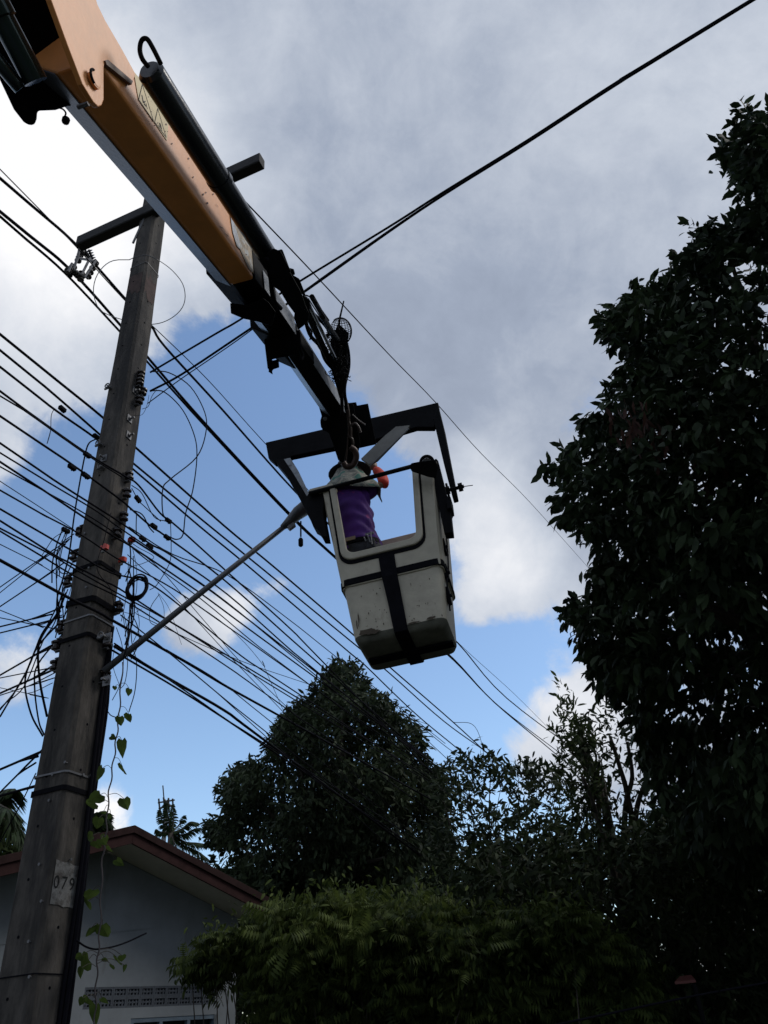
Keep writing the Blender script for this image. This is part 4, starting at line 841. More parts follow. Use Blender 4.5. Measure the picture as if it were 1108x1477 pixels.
def garment(name, rows, mt, fold, seed, n=44):
    rr_ = []; zz = np.linspace(rows[0][0], rows[-1][0], 46); A = np.array(rows)
    for z in zz:
        c_, hw_, hd_ = (np.interp(z, A[:, 0], A[:, k]) for k in (1, 2, 3)); row = []
        for k in range(n):
            a = 2*math.pi*k/n; q = (c_+hw_*math.cos(a), -.0+hd_*math.sin(a), z)
            f_ = fold*(math.sin(z*58+3*math.sin(a*2+seed)+a*2)+.7*math.sin(z*27-a*3+seed*2)+.6*math.sin(a*7+z*11)) + fold*rng.normal(0, .12)
            r_ = 1+f_/hw_; ca, sa = math.cos(a), math.sin(a); pw_ = .86
            row.append(m(c_+hw_*r_*math.copysign(abs(ca)**pw_, ca), hd_*r_*math.copysign(abs(sa)**pw_, sa), z))
        rr_.append(row)
    g = G().loft(rr_); return g.make(name, mt, man, smooth=True)
garment('shirt', [(.815, -.008, .150, .118), (.86, -.010, .142, .112), (1.0, -.022, .128, .10), (1.15, -.036, .134, .10), (1.28, -.050, .145, .105), (1.36, -.055, .152, .10), (1.41, -.055, .115, .08), (1.45, -.052, .062, .06)], M_SHIRT, .0068, 1.3)
V, F = skinmesh([m(.02, .02, 1.345), m(.09, .02, 1.365), m(.165, .03, 1.40)], [(0, 1), (1, 2)], [.070, .066, .056]); obj('shirt_sleeve', V, F, M_SHIRT, man, smooth=True)
V, F = skinmesh([m(-.13, .02, 1.345), m(-.19, .04, 1.31), m(-.195, .10, 1.20)], [(0, 1), (1, 2)], [.070, .062, .056]); obj('shirt_sleeve', V, F, M_SHIRT, man, smooth=True)
garment('trouser_waist', [(.56, .035, .160, .12), (.70, .02, .158, .125), (.80, .0, .146, .118), (.856, -.008, .142, .113)], M_TROU, .0045, 4.1)
for sd3 in 'LR':
    V, F = skinmesh([m(*(np.array(J['hip'+sd3])+[0, 0, -.10])), m(*J['knee'+sd3]), m(*J['ank'+sd3])], [(0, 1), (1, 2)], [.088, .068, .055]); obj('trouser_leg', V, F, M_TROU, man, smooth=True)
V, F = skinmesh([m(.195, .035, 1.41), m(*J['elR']), m(.20, .07, 1.53), m(*J['wrR'])], [(0, 1), (1, 2), (2, 3)], [.052, .047, .042, .036]); obj('sleeve', V, F, M_SLEEVE, man, smooth=True, label='bright red sleeve on the raised right arm')
V, F = skinmesh([m(-.185, .1, 1.19), m(*J['elL']), m(*J['wrL'])], [(0, 1), (1, 2)], [.055, .052, .036]); obj('sleeve', V, F, M_SLEEVE, man, smooth=True)
for wr, el in (('wrR', 'elR'), ('wrL', 'elL')):                 # hands: palm with five bent fingers
    w0 = np.array(J[wr]); d_ = unit(w0-np.array(J[el])); s_ = unit(np.cross(d_, [0, 0, 1.])); n_ = np.cross(s_, d_)
    js = [w0, w0+d_*.05, w0+d_*.085]; ed = [(0, 1), (1, 2)]; rd = [.026, (.036), .034]
    for k in range(4):
        of = s_*(-.033+.022*k); ln = (.024, .028, .026, .020)[k]; b_ = len(js)
        js += [w0+d_*.095+of, w0+d_*(.10+ln)+of-n_*.012, w0+d_*(.10+1.3*ln)+of-n_*.038]; ed += [(2, b_), (b_, b_+1), (b_+1, b_+2)]; rd += [.010, .009, .008]
    b_ = len(js); js += [w0+d_*.045-s_*.045, w0+d_*.075-s_*.062-n_*.01, w0+d_*.10-s_*.055-n_*.025]; ed += [(1, b_), (b_, b_+1), (b_+1, b_+2)]; rd += [.013, .011, .009]
    V, F = skinmesh([m(*j) for j in js], ed, rd); obj('hand', V, F, M_SKIN, man, smooth=True)
hc_ = m(-.035, .04, 1.61); hup = unit(m(0, 0, 2)-m(0, .12, 1)); g = G()
g.lathe(hc_, hup, [(-.005, .155), (.0, .165), (.006, .155), (.012, .105), (.05, .10), (.09, .085), (.11, .05), (.115, .0)], 24); g.make('hat', M_HAT, man, smooth=True)
# neck cloth: a draped skirt from the hat to the shoulders
rg = []
for (z, rx, ry, cx) in ((1.615, .095, .10, -.035), (1.57, .11, .11, -.04), (1.51, .14, .125, -.05), (1.45, .19, .145, -.055), (1.39, .235, .165, -.065), (1.32, .265, .18, -.075)):
    rg.append([m(cx+rx*math.cos(a)*(1+.05*math.sin(7*a+z*9)), .02-ry*math.sin(a)*(1+.06*math.sin(9*a)), z+.02*math.sin(5*a)*(1.6-z)*3) for a in np.linspace(-.5, math.pi+.5, 40)])
V = [p for r in rg for p in r]; n = 40; F = [(i*n+k, i*n+k+1, (i+1)*n+k+1, (i+1)*n+k) for i in range(len(rg)-1) for k in range(n-1)]
o = obj('neck_cloth', V, F, camo, man, smooth=True); so = o.modifiers.new('t', 'SOLIDIFY'); so.thickness = .003
g = G(); bt = [m(-.008+.153*math.cos(a), -.124*math.sin(a), .838) for a in np.linspace(0, 6.2832, 33)]
g.ring(bt[:-1], [p+(m(0, 0, .838)-p)*.06 for p in bt[:-1]], BM[:, 2]*.032); g.make('belt', M_BLACK, man)
g = G(); g.box(m(.085, -.12, .785), (BM[:, 0], BM[:, 1], BM[:, 2]), (.032, .02, .04)); bevel(g.make('tool_pouch', M_TROU, man), .01)
g = G()
for k in range(3): g.tube([m(.05+.025*k, -.145, .84+.015*k), m(.06+.02*k+.01*(k % 2), -.147, .80-.02*k)], .005, 6)
g.make('hand_tool', M_GALV, man)
G().box(m(-.05, -.122, .872), (BM[:, 0], BM[:, 1], BM[:, 2]), (.035, .004, .014)).make('belt_label', mat('tan_label', (.30, .22, .14), .7), man)
G().box(m(.085, -.115, .88), (BM[:, 0], BM[:, 1], BM[:, 2]), (.03, .004, .008)).make('belt_buckle', M_GALV, man)

# ------------------------------------------------------------------ house
HA = 38.0; WD = np.array([math.sin(math.radians(HA)), math.cos(math.radians(HA)), 0]); WN = np.array([math.sin(math.radians(HA+90)), math.cos(math.radians(HA+90)), 0])  # WN points at the street
HC = np.array([-2.2264, 10.5915, 0.0])
house = thing('house', HC-WD*1.95, 'small grey blue bungalow with red edged gable roof behind the pole', 'house')
def W(a, z, o=0.0): return HC+WD*a+WN*o+np.array([0, 0, z])
def wpx(x, y, o=0.0):
    p = on_plane(x, y, HC+WN*o, WN); return np.array([np.dot(p-HC, WD), p[2]])
AP = -1.95; SL = .31; ZA = 3.50; OV = .53                    # ridge place along the wall, slope, wall apex, overhang
def rz(a): return ZA-SL*abs(a-AP)
AL, AR = -6.2, 0.0; EL, ER = -6.75, .02
# window and vent openings cut from the gable wall, as strips
va, vz1 = wpx(123, 1424)[0], 2.20; vb_ = wpx(311, 1421)[0]; vz0 = wpx(300, 1449)[1]
wa, wz1 = wpx(189, 1470)[0], wpx(250, 1466)[1]; wb2 = wpx(313, 1462)[0]; wz0 = .95
def wallbox(g, a0, a1, z0, z1): g.box((W(a0, z0)+W(a1, z1))/2-WN*.06, (WD, WN, upz), ((a1-a0)/2, .06, (z1-z0)/2))
g = G(); wallbox(g, AL, va, 0, 2.2); wallbox(g, vb_, AR, 0, 2.2); wallbox(g, va, vb_, wz1, vz0); wallbox(g, va, wa, 0, wz1); wallbox(g, wb2, vb_, 0, wz1); wallbox(g, wa, wb2, 0, wz0)
g.slab([W(AL, 2.2), W(AR, 2.2), W(AR, rz(AR)), W(AP, ZA), W(AL, rz(AL))], -WN*.12)
g.make('wall', M_WALL, house)
g = G(); g.box(W(AR, 1.43)-WN*3.0+WD*-.06, (WD, WN, upz), (.06, 2.87, 1.43)); g.make('wall', M_WALL, house)
g = G(); g.box(W(AL, 1.0)-WN*3.0+WD*.06, (WD, WN, upz), (.06, 2.87, 1.0)); g.make('wall', M_WALL, house)
nb = 10; bwid = (vb_-va)/nb; rowh = (vz1-vz0)/2
proto = None
for r_ in range(2):
    for k in range(nb):
        a0 = va+k*bwid; z0 = vz0+r_*rowh; ca, cz = a0+bwid/2, z0+rowh/2
        if proto is None:
            g = G(); o0 = W(ca, cz, -.03); f = .010
            for sx_, sz_, hx, hz in ((0, 1, bwid/2, f), (0, -1, bwid/2, f), (1, 0, f, rowh/2-f*2), (-1, 0, f, rowh/2-f*2)):
                g.box(o0+WD*sx_*(bwid/2-f)+upz*sz_*(rowh/2-f), (WD, WN, upz), (hx-.001, .028, hz))
            for t_ in (-.25, 0, .25): g.box(o0+WD*bwid*t_, (WD, WN, upz), (.008, .022, rowh/2-.02))
            g.box(o0, (WD, WN, upz), (bwid/2-.02, .020, .008))
            proto = g.make('vent_block', M_VENT, house); pc0 = o0
        else:
            o = proto.copy(); COL.objects.link(o); o.parent = house; o.location = proto.location+Vector(W(ca, cz, -.03)-pc0)
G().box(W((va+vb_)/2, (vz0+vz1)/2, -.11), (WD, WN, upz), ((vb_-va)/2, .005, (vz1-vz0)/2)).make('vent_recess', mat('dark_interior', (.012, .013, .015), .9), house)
win = obj('window', *(lambda g: (g.V, g.F))(G().box(W((wa+wb2)/2, (wz0+wz1)/2, -.09), (WD, WN, upz), ((wb2-wa)/2-.002, .01, (wz1-wz0)/2-.002))), M_GLASS, house)
g = G(); cw = (wb2-wa)
for t_ in (0, 1/3, 2/3, 1): g.box(W(wa+.02+(cw-.04)*t_, (wz0+wz1)/2, -.03), (WD, WN, upz), (.02, .025, (wz1-wz0)/2-.04))
for z in (wz0+.02, wz1-.02): g.box(W((wa+wb2)/2, z, -.03), (WD, WN, upz), (cw/2, .025, .02))
obj('window_frame', g.V, g.F, M_FRAME, win)
# roof: sheets, soffit, fascia boards
def slope(a_e, nm):
    z_e = rz(a_e); s0 = OV; s1 = -6.6
    o = G().slab([W(AP, ZA+.10, s0), W(a_e, z_e+.10, s0), W(a_e, z_e+.10, s1), W(AP, ZA+.10, s1)], upz*.03).make('roof', M_ROOF, house)
    G().slab([W(AP, ZA+.003, s0-.03), W(a_e, z_e+.003, s0-.03), W(a_e, z_e+.003, .002), W(AP, ZA+.003, .002)], upz*.015).make('soffit', M_SOFFIT, house)
    d = unit(W(a_e, z_e)-W(AP, ZA))
    bevel(G().slab([W(AP, ZA-.02, s0), W(a_e, z_e-.02, s0), W(a_e, z_e+.085, s0), W(AP, ZA+.085, s0)], -WN*.025).make('fascia', M_FASCIA, house), .003)
    bevel(G().slab([W(AP, ZA+.088, s0+.02), W(a_e, z_e+.088, s0+.02), W(a_e, z_e+.165, s0+.02), W(AP, ZA+.165, s0+.02)], -WN*.04).make('fascia', mat('dark_barge', (.032, .017, .016), .85, spec=.1, var=.35, scale=9), house, label='darker upper barge board'), .003)
    G().box(W(a_e, z_e+.03, -3.0), (WD, WN, upz), (.012, 3.6, .07)).make('fascia', M_FASCIA, house)
slope(EL, 'l'); slope(ER-.01, 'r')

# ------------------------------------------------------------------ vegetation helpers
LEAFV = np.array([(0, 0, 0), (-.19, .33, .03), (.19, .33, .03), (-.17, .68, -.02), (.17, .68, -.02), (0, 1, -.14)]); LEAFF = [(0, 2, 1), (1, 2, 4), (1, 4, 3), (3, 4, 5)]
LEAF_T = np.array(LEAFF)
def rots(n, axis, spread):                                   # frames whose Y axis scatters around 'axis' directions
    Y = axis+rng.normal(0, spread, (n, 3)); Y /= np.linalg.norm(Y, axis=1)[:, None]
    Z = rng.normal(0, 1, (n, 3))+np.array([0, 0, 1.2]); X = np.cross(Y, Z); X /= np.linalg.norm(X, axis=1)[:, None]; Z = np.cross(X, Y)
    return np.stack([X, Y, Z], 2)
def scatter(T, TF, pos, R, sc):
    n = len(pos); k = len(T); V = np.einsum('nij,kj->nki', R, T)*np.asarray(sc).reshape(-1, 1, 1 if np.ndim(sc) < 2 else 3)+pos[:, None, :]
    F = (TF[None]+(np.arange(n)*k)[:, None, None]).reshape(-1, TF.shape[1]); return V.reshape(-1, 3), F
def inpoly(poly, x, y):
    c = np.zeros(len(x), bool); n = len(poly); dist = np.full(len(x), 1e9)
    for i in range(n):
        x0, y0 = poly[i]; x1, y1 = poly[(i+1) % n]
        cond = ((y0 > y) != (y1 > y)); xi = (x1-x0)*(y-y0)/((y1-y0) if y1 != y0 else 1e-9)+x0; c ^= cond & (x < xi)
        dx, dy = x1-x0, y1-y0; t_ = np.clip(((x-x0)*dx+(y-y0)*dy)/(dx*dx+dy*dy), 0, 1); dist = np.minimum(dist, np.hypot(x-x0-t_*dx, y-y0-t_*dy))
    return c, dist
def crown_points(poly, n, d0, th, inset=4, soft=110, bias=0):
    xs, ys = [], []; P_ = np.array(poly, float); mn, mx_ = P_.min(0), P_.max(0); out = []
    while len(out) < n:
        x = rng.uniform(mn[0], mx_[0], n*3); y = rng.uniform(mn[1], mx_[1], n*3); ok, ds = inpoly(poly, x, y); ok &= ds > inset
        for a, b, e_ in zip(x[ok], y[ok], ds[ok]):
            h = th*math.sqrt(min(1, e_/soft)); out.append((a, b, d0+rng.uniform(-1, 1)*h))
            if len(out) >= n: break
    return np.array([P(a, b, c) for a, b, c in out])
def shape_noise(p, s, seed):
    from mathutils import noise
    return np.array([noise.noise(Vector(q)*s+Vector((seed, seed*2, 0))) for q in p])
def tree(name, label, cat, poly, d0, th, ncl, per, leaf, lm, root, clr, trunk_r=.12, droop=(0, 0, -.3), spread=.8, inset=4, soft=110, limbs=30, single=0, whorl=True, stretch=(1, 1), group=None, ndens=0, top=None, stems=None, shadow=None):
    t = thing(name, root, label, cat, group)
    pc = crown_points(poly, ncl, d0, th, inset, soft)
    if ndens:
        nv = shape_noise(pc, ndens, len(label)); pc = pc[nv > np.quantile(nv, .17)]
    cen = pc.mean(0); n = len(pc); pos = np.repeat(pc, per, 0)+0.0
    outd = pc-cen; outd /= (np.linalg.norm(outd, axis=1)[:, None]+1e-6); tw = outd+rng.normal(0, .7, outd.shape)+np.array([0, 0, .25]); tw /= np.linalg.norm(tw, axis=1)[:, None]
    TW = np.repeat(tw, per, 0)
    pos += TW*rng.uniform(-clr, clr*.35, (len(pos), 1))+rng.normal(0, clr*.10, pos.shape)
    ax_ = TW*.7+np.array(droop)
    R = rots(len(pos), ax_, spread); s_ = leaf*rng.uniform(.6, 1.25, len(pos))
    T = LEAFV*np.array([stretch[0], stretch[1], 1])
    if single:
        dd = np.linalg.norm(pos-CAM, axis=1); order = np.argsort(dd); sel = order[:single*3]; sel = rng.permutation(sel)[:single]; mask = np.ones(len(pos), bool); mask[sel] = False
    else: mask = np.ones(len(pos), bool); sel = []
    V, F = scatter(T, LEAF_T, pos[mask], R[mask], s_[mask])
    obj('crown', V, F, lm, t, kind='stuff')
    if len(sel):
        me = mesh_np('leaf', T, LEAF_T); me.materials.append(lm)
        for i in sel:
            o = bpy.data.objects.new('leaf', me); COL.objects.link(o); o.parent = t
            mw = Matrix(R[i].tolist()).to_4x4(); o.matrix_local = Matrix.Translation(Vector(pos[i]-np.array(root)))@mw@Matrix.Scale(float(s_[i]), 4)
    # trunk and limbs
    g = G(); base = np.array(root, float); fork = cen*.55+base*.45; fork[2] = base[2]+(cen[2]-base[2])*.5
    if top is not None: fork = np.array(top, float)
    for st_ in (stems or [None]):
        b_ = base if st_ is None else base+np.array(st_, float)
        mid = (b_+fork)/2+rng.normal(0, .06, 3)*np.array([1, 1, 0])*np.linalg.norm(fork-b_)*.25
        g.tube(catmull([b_-[0, 0, .05], mid, fork+rng.normal(0, .05, 3)], 6), list(np.linspace(trunk_r, trunk_r*.6, 13)), 9)
    g.make('trunk', M_BARK, t, smooth=True)
    idx = rng.choice(n if len(pc) >= n else len(pc), min(limbs, len(pc)), replace=False); g = G()
    for i in idx:
        e_ = pc[i]; st0 = fork*rng.uniform(.75, 1.0) + base*0; k_ = rng.uniform(.0, .45); st0 = fork+(cen-fork)*k_
        ctrl = (st0+e_)/2+np.array([0, 0, .10])*np.linalg.norm(e_-st0)+rng.normal(0, .06, 3)*np.linalg.norm(e_-st0)
        r0_ = trunk_r*rng.uniform(.18, .4); g.tube(catmull([st0, ctrl, e_], 5), list(np.linspace(r0_, r0_*.22, 11)), 5)
    g.make('branch', M_BARK, t, kind='stuff')
    return t

# big broad leaved tree at the right
BIG = [(1150, 120), (1108, 148), (1090, 158), (1078, 140), (1062, 132), (1046, 148), (1052, 176), (1026, 192), (1036, 236), (1056, 262), (1062, 296), (1046, 312), (1000, 316), (984, 326), (984, 352), (966, 366), (962, 386), (930, 402), (896, 420), (876, 436), (856, 452), (864, 486), (900, 512), (886, 536), (868, 552), (858, 580), (828, 596), (838, 624), (806, 640), (770, 662), (778, 684), (800, 700), (790, 730), (808, 760), (846, 778), (862, 806), (830, 816), (846, 842), (814, 858), (806, 900), (826, 930), (838, 962), (866, 1000), (896, 1030), (908, 1080), (925, 1130), (950, 1190), (990, 1240), (1108, 1280), (1500, 1300), (1560, 700), (1500, 200), (1300, 0)]
bt_root = (3.9, 5.4, 0.0)
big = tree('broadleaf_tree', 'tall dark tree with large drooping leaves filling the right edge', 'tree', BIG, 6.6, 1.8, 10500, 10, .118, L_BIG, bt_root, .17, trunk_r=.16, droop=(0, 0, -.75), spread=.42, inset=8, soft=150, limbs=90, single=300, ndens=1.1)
# hanging dry leaf bunches in the big tree
for cx, cy, d_ in ((905, 600, 5.35), (935, 628, 5.5), (1015, 650, 5.4), (1030, 690, 5.5)):
    n_ = 34; c = P(cx, cy, d_); pos = c+rng.normal(0, 1, (n_, 3))*np.array([.07, .05, .12]); R = rots(n_, np.tile([0, 0, -1.], (n_, 1)), .25)
    V, F = scatter(LEAFV*np.array([.6, 1, 1]), LEAF_T, pos, R, .13*rng.uniform(.7, 1.2, n_)); obj('dry_leaf_bunch', V, F, L_DRY, big, kind='stuff')
# round central tree
MANGO = [(452, 985), (468, 958), (490, 948), (512, 953), (532, 978), (558, 1002), (580, 1022), (606, 1044), (616, 1062), (620, 1090), (640, 1112), (650, 1150), (655, 1220), (665, 1330), (330, 1340), (322, 1290), (312, 1262), (316, 1238), (298, 1214), (292, 1188), (302, 1176), (324, 1176), (316, 1152), (312, 1128), (324, 1110), (350, 1096), (372, 1088), (384, 1062), (400, 1036), (414, 1016), (432, 1004)]
mroot = P(470, 1400, 17); mroot[2] = 0
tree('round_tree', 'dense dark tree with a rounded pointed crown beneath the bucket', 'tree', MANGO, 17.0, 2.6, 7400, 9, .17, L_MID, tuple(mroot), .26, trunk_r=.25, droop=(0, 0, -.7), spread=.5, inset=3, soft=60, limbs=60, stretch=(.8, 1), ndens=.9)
# leafy shrub tree right of it
SHR = [(612, 1120), (640, 1098), (668, 1072), (676, 1050), (690, 1044), (700, 1066), (716, 1086), (740, 1092), (762, 1088), (790, 1092), (806, 1116), (822, 1150), (850, 1200), (860, 1330), (620, 1330), (615, 1200)]
sroot = P(735, 1400, 10.5); sroot[2] = 0
tree('shrub_tree', 'loose leafy shrub tree with glossy leaves between round tree and tall dark tree', 'tree', SHR, 10.5, 1.0, 900, 9, .115, L_LIGHT if False else L_MID, tuple(sroot), .20, trunk_r=.05, droop=(0, 0, .1), spread=.7, inset=4, soft=60, limbs=60, single=200, stretch=(.85, 1), ndens=1.6)
# light upright sprigs that stand out of the shrub and along the big tree
SPR = [(800, 965), (812, 972), (824, 1000), (846, 1040), (870, 1080), (880, 1140), (878, 1250), (800, 1270), (812, 1180), (800, 1110), (806, 1070), (792, 1050), (806, 1020), (800, 990)]
s2 = P(880, 1400, 9.0); s2[2] = 0
tree('sapling', 'thin pale leaved sapling against the white cloud left of the tall dark tree', 'tree', SPR, 9.0, .5, 230, 8, .105, L_LIGHT, tuple(s2), .16, trunk_r=.045, droop=(0, 0, .25), spread=.7, inset=2, soft=50, limbs=40, single=120, stretch=(.7, 1), stems=[(0, 0, 0), (.2, .1, 0), (-.25, .1, 0)], top=P(868, 1130, 9.0))
# bare stems under the big tree
tk = thing('multi_stem_tree', tuple(P(905, 1400, 8.6)*np.array([1, 1, 0])), 'dark bare forked stems standing under the tall dark tree', 'tree')
for k, pts in enumerate((((880, 1062), (892, 1100), (906, 1150), (918, 1230), (925, 1330), (925, 1440)), ((905, 1070), (912, 1120), (903, 1160), (900, 1230), (905, 1330), (912, 1440)), ((948, 1085), (930, 1130), (918, 1170), (915, 1230), (912, 1330), (915, 1440)), ((985, 1120), (960, 1170), (940, 1220), (930, 1300), (925, 1440)), ((840, 1120), (856, 1160), (880, 1240), (900, 1340), (905, 1440)))):
    g = G(); pp = [P(x, y, 8.6) for x, y in pts]; pp.append(np.array([pp[-1][0], pp[-1][1], 0])); g.tube(catmull(pp, 4), list(np.linspace(.018, .055, 4*(len(pp)-1)+1)), 7); g.make('stem', M_BARK, tk, smooth=True)
pc = crown_points([(820, 1030), (900, 1010), (1000, 1120), (1000, 1200), (840, 1220)], 170, 8.7, .5, 2); pos = np.repeat(pc, 7, 0)+rng.normal(0, .09, (len(pc)*7, 3)); R = rots(len(pos), np.tile([0, 0, -.4], (len(pos), 1)), .9)
V, F = scatter(LEAFV*np.array([.8, 1, 1]), LEAF_T, pos, R, .10*rng.uniform(.6, 1.2, len(pos))); obj('crown', V, F, L_DARK, tk, kind='stuff')
# dark thicket low at the right
TH_ = [(640, 1240), (700, 1215), (800, 1200), (880, 1185), (960, 1165), (1108, 1150), (1300, 1150), (1300, 1560), (640, 1560)]
r_ = P(960, 1450, 7.8); r_[2] = 0
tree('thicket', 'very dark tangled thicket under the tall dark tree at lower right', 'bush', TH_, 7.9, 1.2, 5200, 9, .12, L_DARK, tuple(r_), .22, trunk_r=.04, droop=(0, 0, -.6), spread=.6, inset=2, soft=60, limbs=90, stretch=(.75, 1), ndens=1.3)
# foreground feathery shrubs
FR = []
for k in range(9):
    y = .12+.095*k; l_ = .26*math.sin(math.pi*(.18+.72*k/9))+.06
    for s_ in (-1, 1): FR.append((s_, y, l_))
fv = []; ff = []
for s_, y, l_ in FR:
    b_ = len(fv); w_ = .048; fv += [(s_*.006, y, 0), (s_*l_*.5, y+.05+w_, -.09), (s_*l_*.5, y+.05-w_, -.09), (s_*l_*.85, y+.10, -.27)]; ff += [(b_, b_+1, b_+2), (b_+1, b_+3, b_+2)]
b_ = len(fv); fv += [(0, 0, .004), (.007, .5, .03), (-.007, .5, .03), (0, 1.02, -.06)]; ff += [(b_, b_+1, b_+2), (b_+1, b_+3, b_+2)]
FV, FF = np.array(fv), np.array(ff)
def fern_bush(name, label, poly, d0, th, ncl, per, size, lm, root, single=0, inset=10):
    t = thing(name, root, label, 'bush'); pc = crown_points(poly, ncl, d0, th, inset, 60)
    nv = shape_noise(pc, 1.7, 3); pc = pc[nv > np.quantile(nv, .2)]
    pos = np.repeat(pc, per, 0)+rng.normal(0, size*.15, (len(pc)*per, 3)); ax_ = rng.normal(0, 1, pos.shape)*np.array([1, 1, .35])+np.array([-.25, -.35, -.10]); ax_ /= np.linalg.norm(ax_, axis=1)[:, None]
    R = np.zeros((len(pos), 3, 3)); Y = ax_; Z = rng.normal(0, .35, pos.shape)+np.array([0, 0, 1.0]); X = np.cross(Y, Z); X /= np.linalg.norm(X, axis=1)[:, None]; Z = np.cross(X, Y); R = np.stack([X, Y, Z], 2)
    s_ = size*rng.uniform(.65, 1.25, len(pos)); order = np.argsort(np.linalg.norm(pos-CAM, axis=1)); sel = order[:single]; mask = np.ones(len(pos), bool); mask[sel] = False
    V, F = scatter(FV, FF, pos[mask], R[mask], s_[mask]); obj('foliage', V, F, lm, t, kind='stuff')
    nl = len(pos)*5; p2 = np.repeat(pc, 1+nl//len(pc), 0)[:nl]+rng.normal(0, size*.42, (nl, 3)); R2 = rots(nl, np.tile([-.1, -.2, -.75], (nl, 1)), .55)
    V, F = scatter(LEAFV*np.array([.85, 1, 1]), LEAF_T, p2, R2, size*.30*rng.uniform(.4, 1.25, nl)); obj('foliage', V, F, lm, t, kind='stuff')
    me = mesh_np('frond', FV, FF); me.materials.append(lm)
    for i in sel:
        o = bpy.data.objects.new('frond', me); COL.objects.link(o); o.parent = t; o.matrix_local = Matrix.Translation(Vector(pos[i]-np.array(root)))@Matrix(R[i].tolist()).to_4x4()@Matrix.Scale(float(s_[i]), 4)
    g = G(); base = np.array(root, float)
    for i in rng.choice(len(pc), min(70, len(pc)//8), replace=False):
        b2 = base+np.array([rng.normal(0, .5), rng.normal(0, .3), 0]); e_ = pc[i]; b2[:2] = b2[:2]*.5+e_[:2]*.5
        g.tube(catmull([b2, (b2+e_)/2+rng.normal(0, .12, 3), e_], 4), list(np.linspace(.014, .003, 9)), 4)
    g.make('branch', M_BARK, t, kind='stuff'); return t
F1 = [(380, 1440), (366, 1380), (362, 1310), (372, 1286), (400, 1284), (440, 1276), (480, 1280), (520, 1284), (570, 1284), (640, 1300), (690, 1310), (720, 1315), (790, 1310), (800, 1560), (385, 1560)]
r_ = P(520, 1440, 7.0); r_[2] = 0
fern_bush('feathery_shrub', 'yellow green feathery leaved shrub in front of the round tree and house corner', F1, 7.2, .9, 1500, 4, .25, L_FERN, tuple(r_), single=240)
F2 = [(690, 1340), (760, 1310), (830, 1300), (880, 1350), (940, 1400), (960, 1560), (640, 1560)]
r_ = P(800, 1460, 6.8); r_[2] = 0
fern_bush('feathery_shrub', 'dimmer feathery shrub right of the yellow green one, under the sapling', F2, 6.7, .5, 500, 6, .25, leafmat('dim_feathery_leaf', (.050, .085, .022), .32, .55, top=(.11, .15, .035)), tuple(r_), single=40)
# sparse sprays reaching over the house wall
SPY = [(262, 1385), (310, 1350), (352, 1312), (360, 1400), (310, 1415)]
r_ = P(360, 1460, 6.9); r_[2] = 0
fern_bush('feathery_shrub', 'sparse feathery sprays hanging in front of the house soffit', SPY, 7.0, .25, 60, 3, .25, L_FERN, tuple(r_), single=20, inset=4)
# ferny growth that fills the view behind: far trees
def far_tree(label, poly, d, th, n, leaf, lm, group):
    r = P(np.mean([p[0] for p in poly]), 1470, d); r[2] = 0
    return tree('background_tree', label, 'tree', poly, d, th, n, 8, leaf, lm, tuple(r), leaf*2.2, trunk_r=.15, droop=(0, 0, -.4), spread=.8, inset=2, soft=40, limbs=10, stretch=(.8, 1), group=group)
far_tree('dark green tree behind the house roof beside the round tree', [(255, 1262), (290, 1240), (330, 1250), (420, 1230), (420, 1420), (330, 1420), (300, 1330)], 15, 1.2, 900, .2, L_MID, 'trees behind the house')
far_tree('dark bushy tree at the left edge behind the pole and palm', [(-80, 1190), (-20, 1180), (8, 1196), (30, 1215), (60, 1226), (60, 1320), (-80, 1320)], 14, 1.2, 500, .2, L_LIGHT, 'trees behind the house')
far_tree('low green shrubs showing beneath the gap of the shrub tree', [(312, 1350), (420, 1310), (600, 1270), (700, 1262), (880, 1230), (1000, 1200), (1108, 1180), (1200, 1500), (312, 1560)], 13, 1.5, 2900, .2, L_DARK, 'trees behind the house')
# palms
def palm(label, x, y, d, fronds, trunk=True, size=1.0):
    c = P(x, y, d); t = thing('palm_tree', (c[0], c[1], 0), label, 'palm tree', 'palms behind the house')
    g = G(); g.tube([(c[0], c[1], 0), (c[0]+.1, c[1], c[2]*.6), c], [.16, .12, .10], 8); g.make('trunk', M_BARK, t, smooth=True)
    for pts in fronds:
        pp = catmull([c]+[P(a, b, d+dd) for a, b, dd in pts], 8); V = []; F = []
        pp = [np.array(p) for p in pp]; n_ = len(pp); tot = n_
        g = G(); g.tube(pp, list(np.linspace(.03, .008, n_)), 5); g.make('frond_rib', M_BARK, t)
        for i in range(1, n_-1):
            tdir = unit(pp[i+1]-pp[i-1]); sd2 = unit(np.cross(tdir, upz)); 
            for q in (0, .33, .66):
                b0_ = pp[i]+(pp[i+1]-pp[i])*q; ln = size*.60*math.sin(math.pi*(.12+.8*(i+q)/n_))
                for s_ in (-1, 1):
                    e_ = b0_+sd2*s_*ln*.55+tdir*ln*.45+np.array([0, 0, -ln*rng.uniform(.35, .75)]); m_ = (b0_+e_)/2+np.array([0, 0, .06*ln]); wv = tdir*.034*size; k_ = len(V)
                    V += [b0_-wv*.5, b0_+wv*.5, m_-wv, m_+wv, e_]; F += [(k_, k_+1, k_+3, k_+2), (k_+2, k_+3, k_+4)]
        obj('frond', V, F, L_PALM, t)
    return t
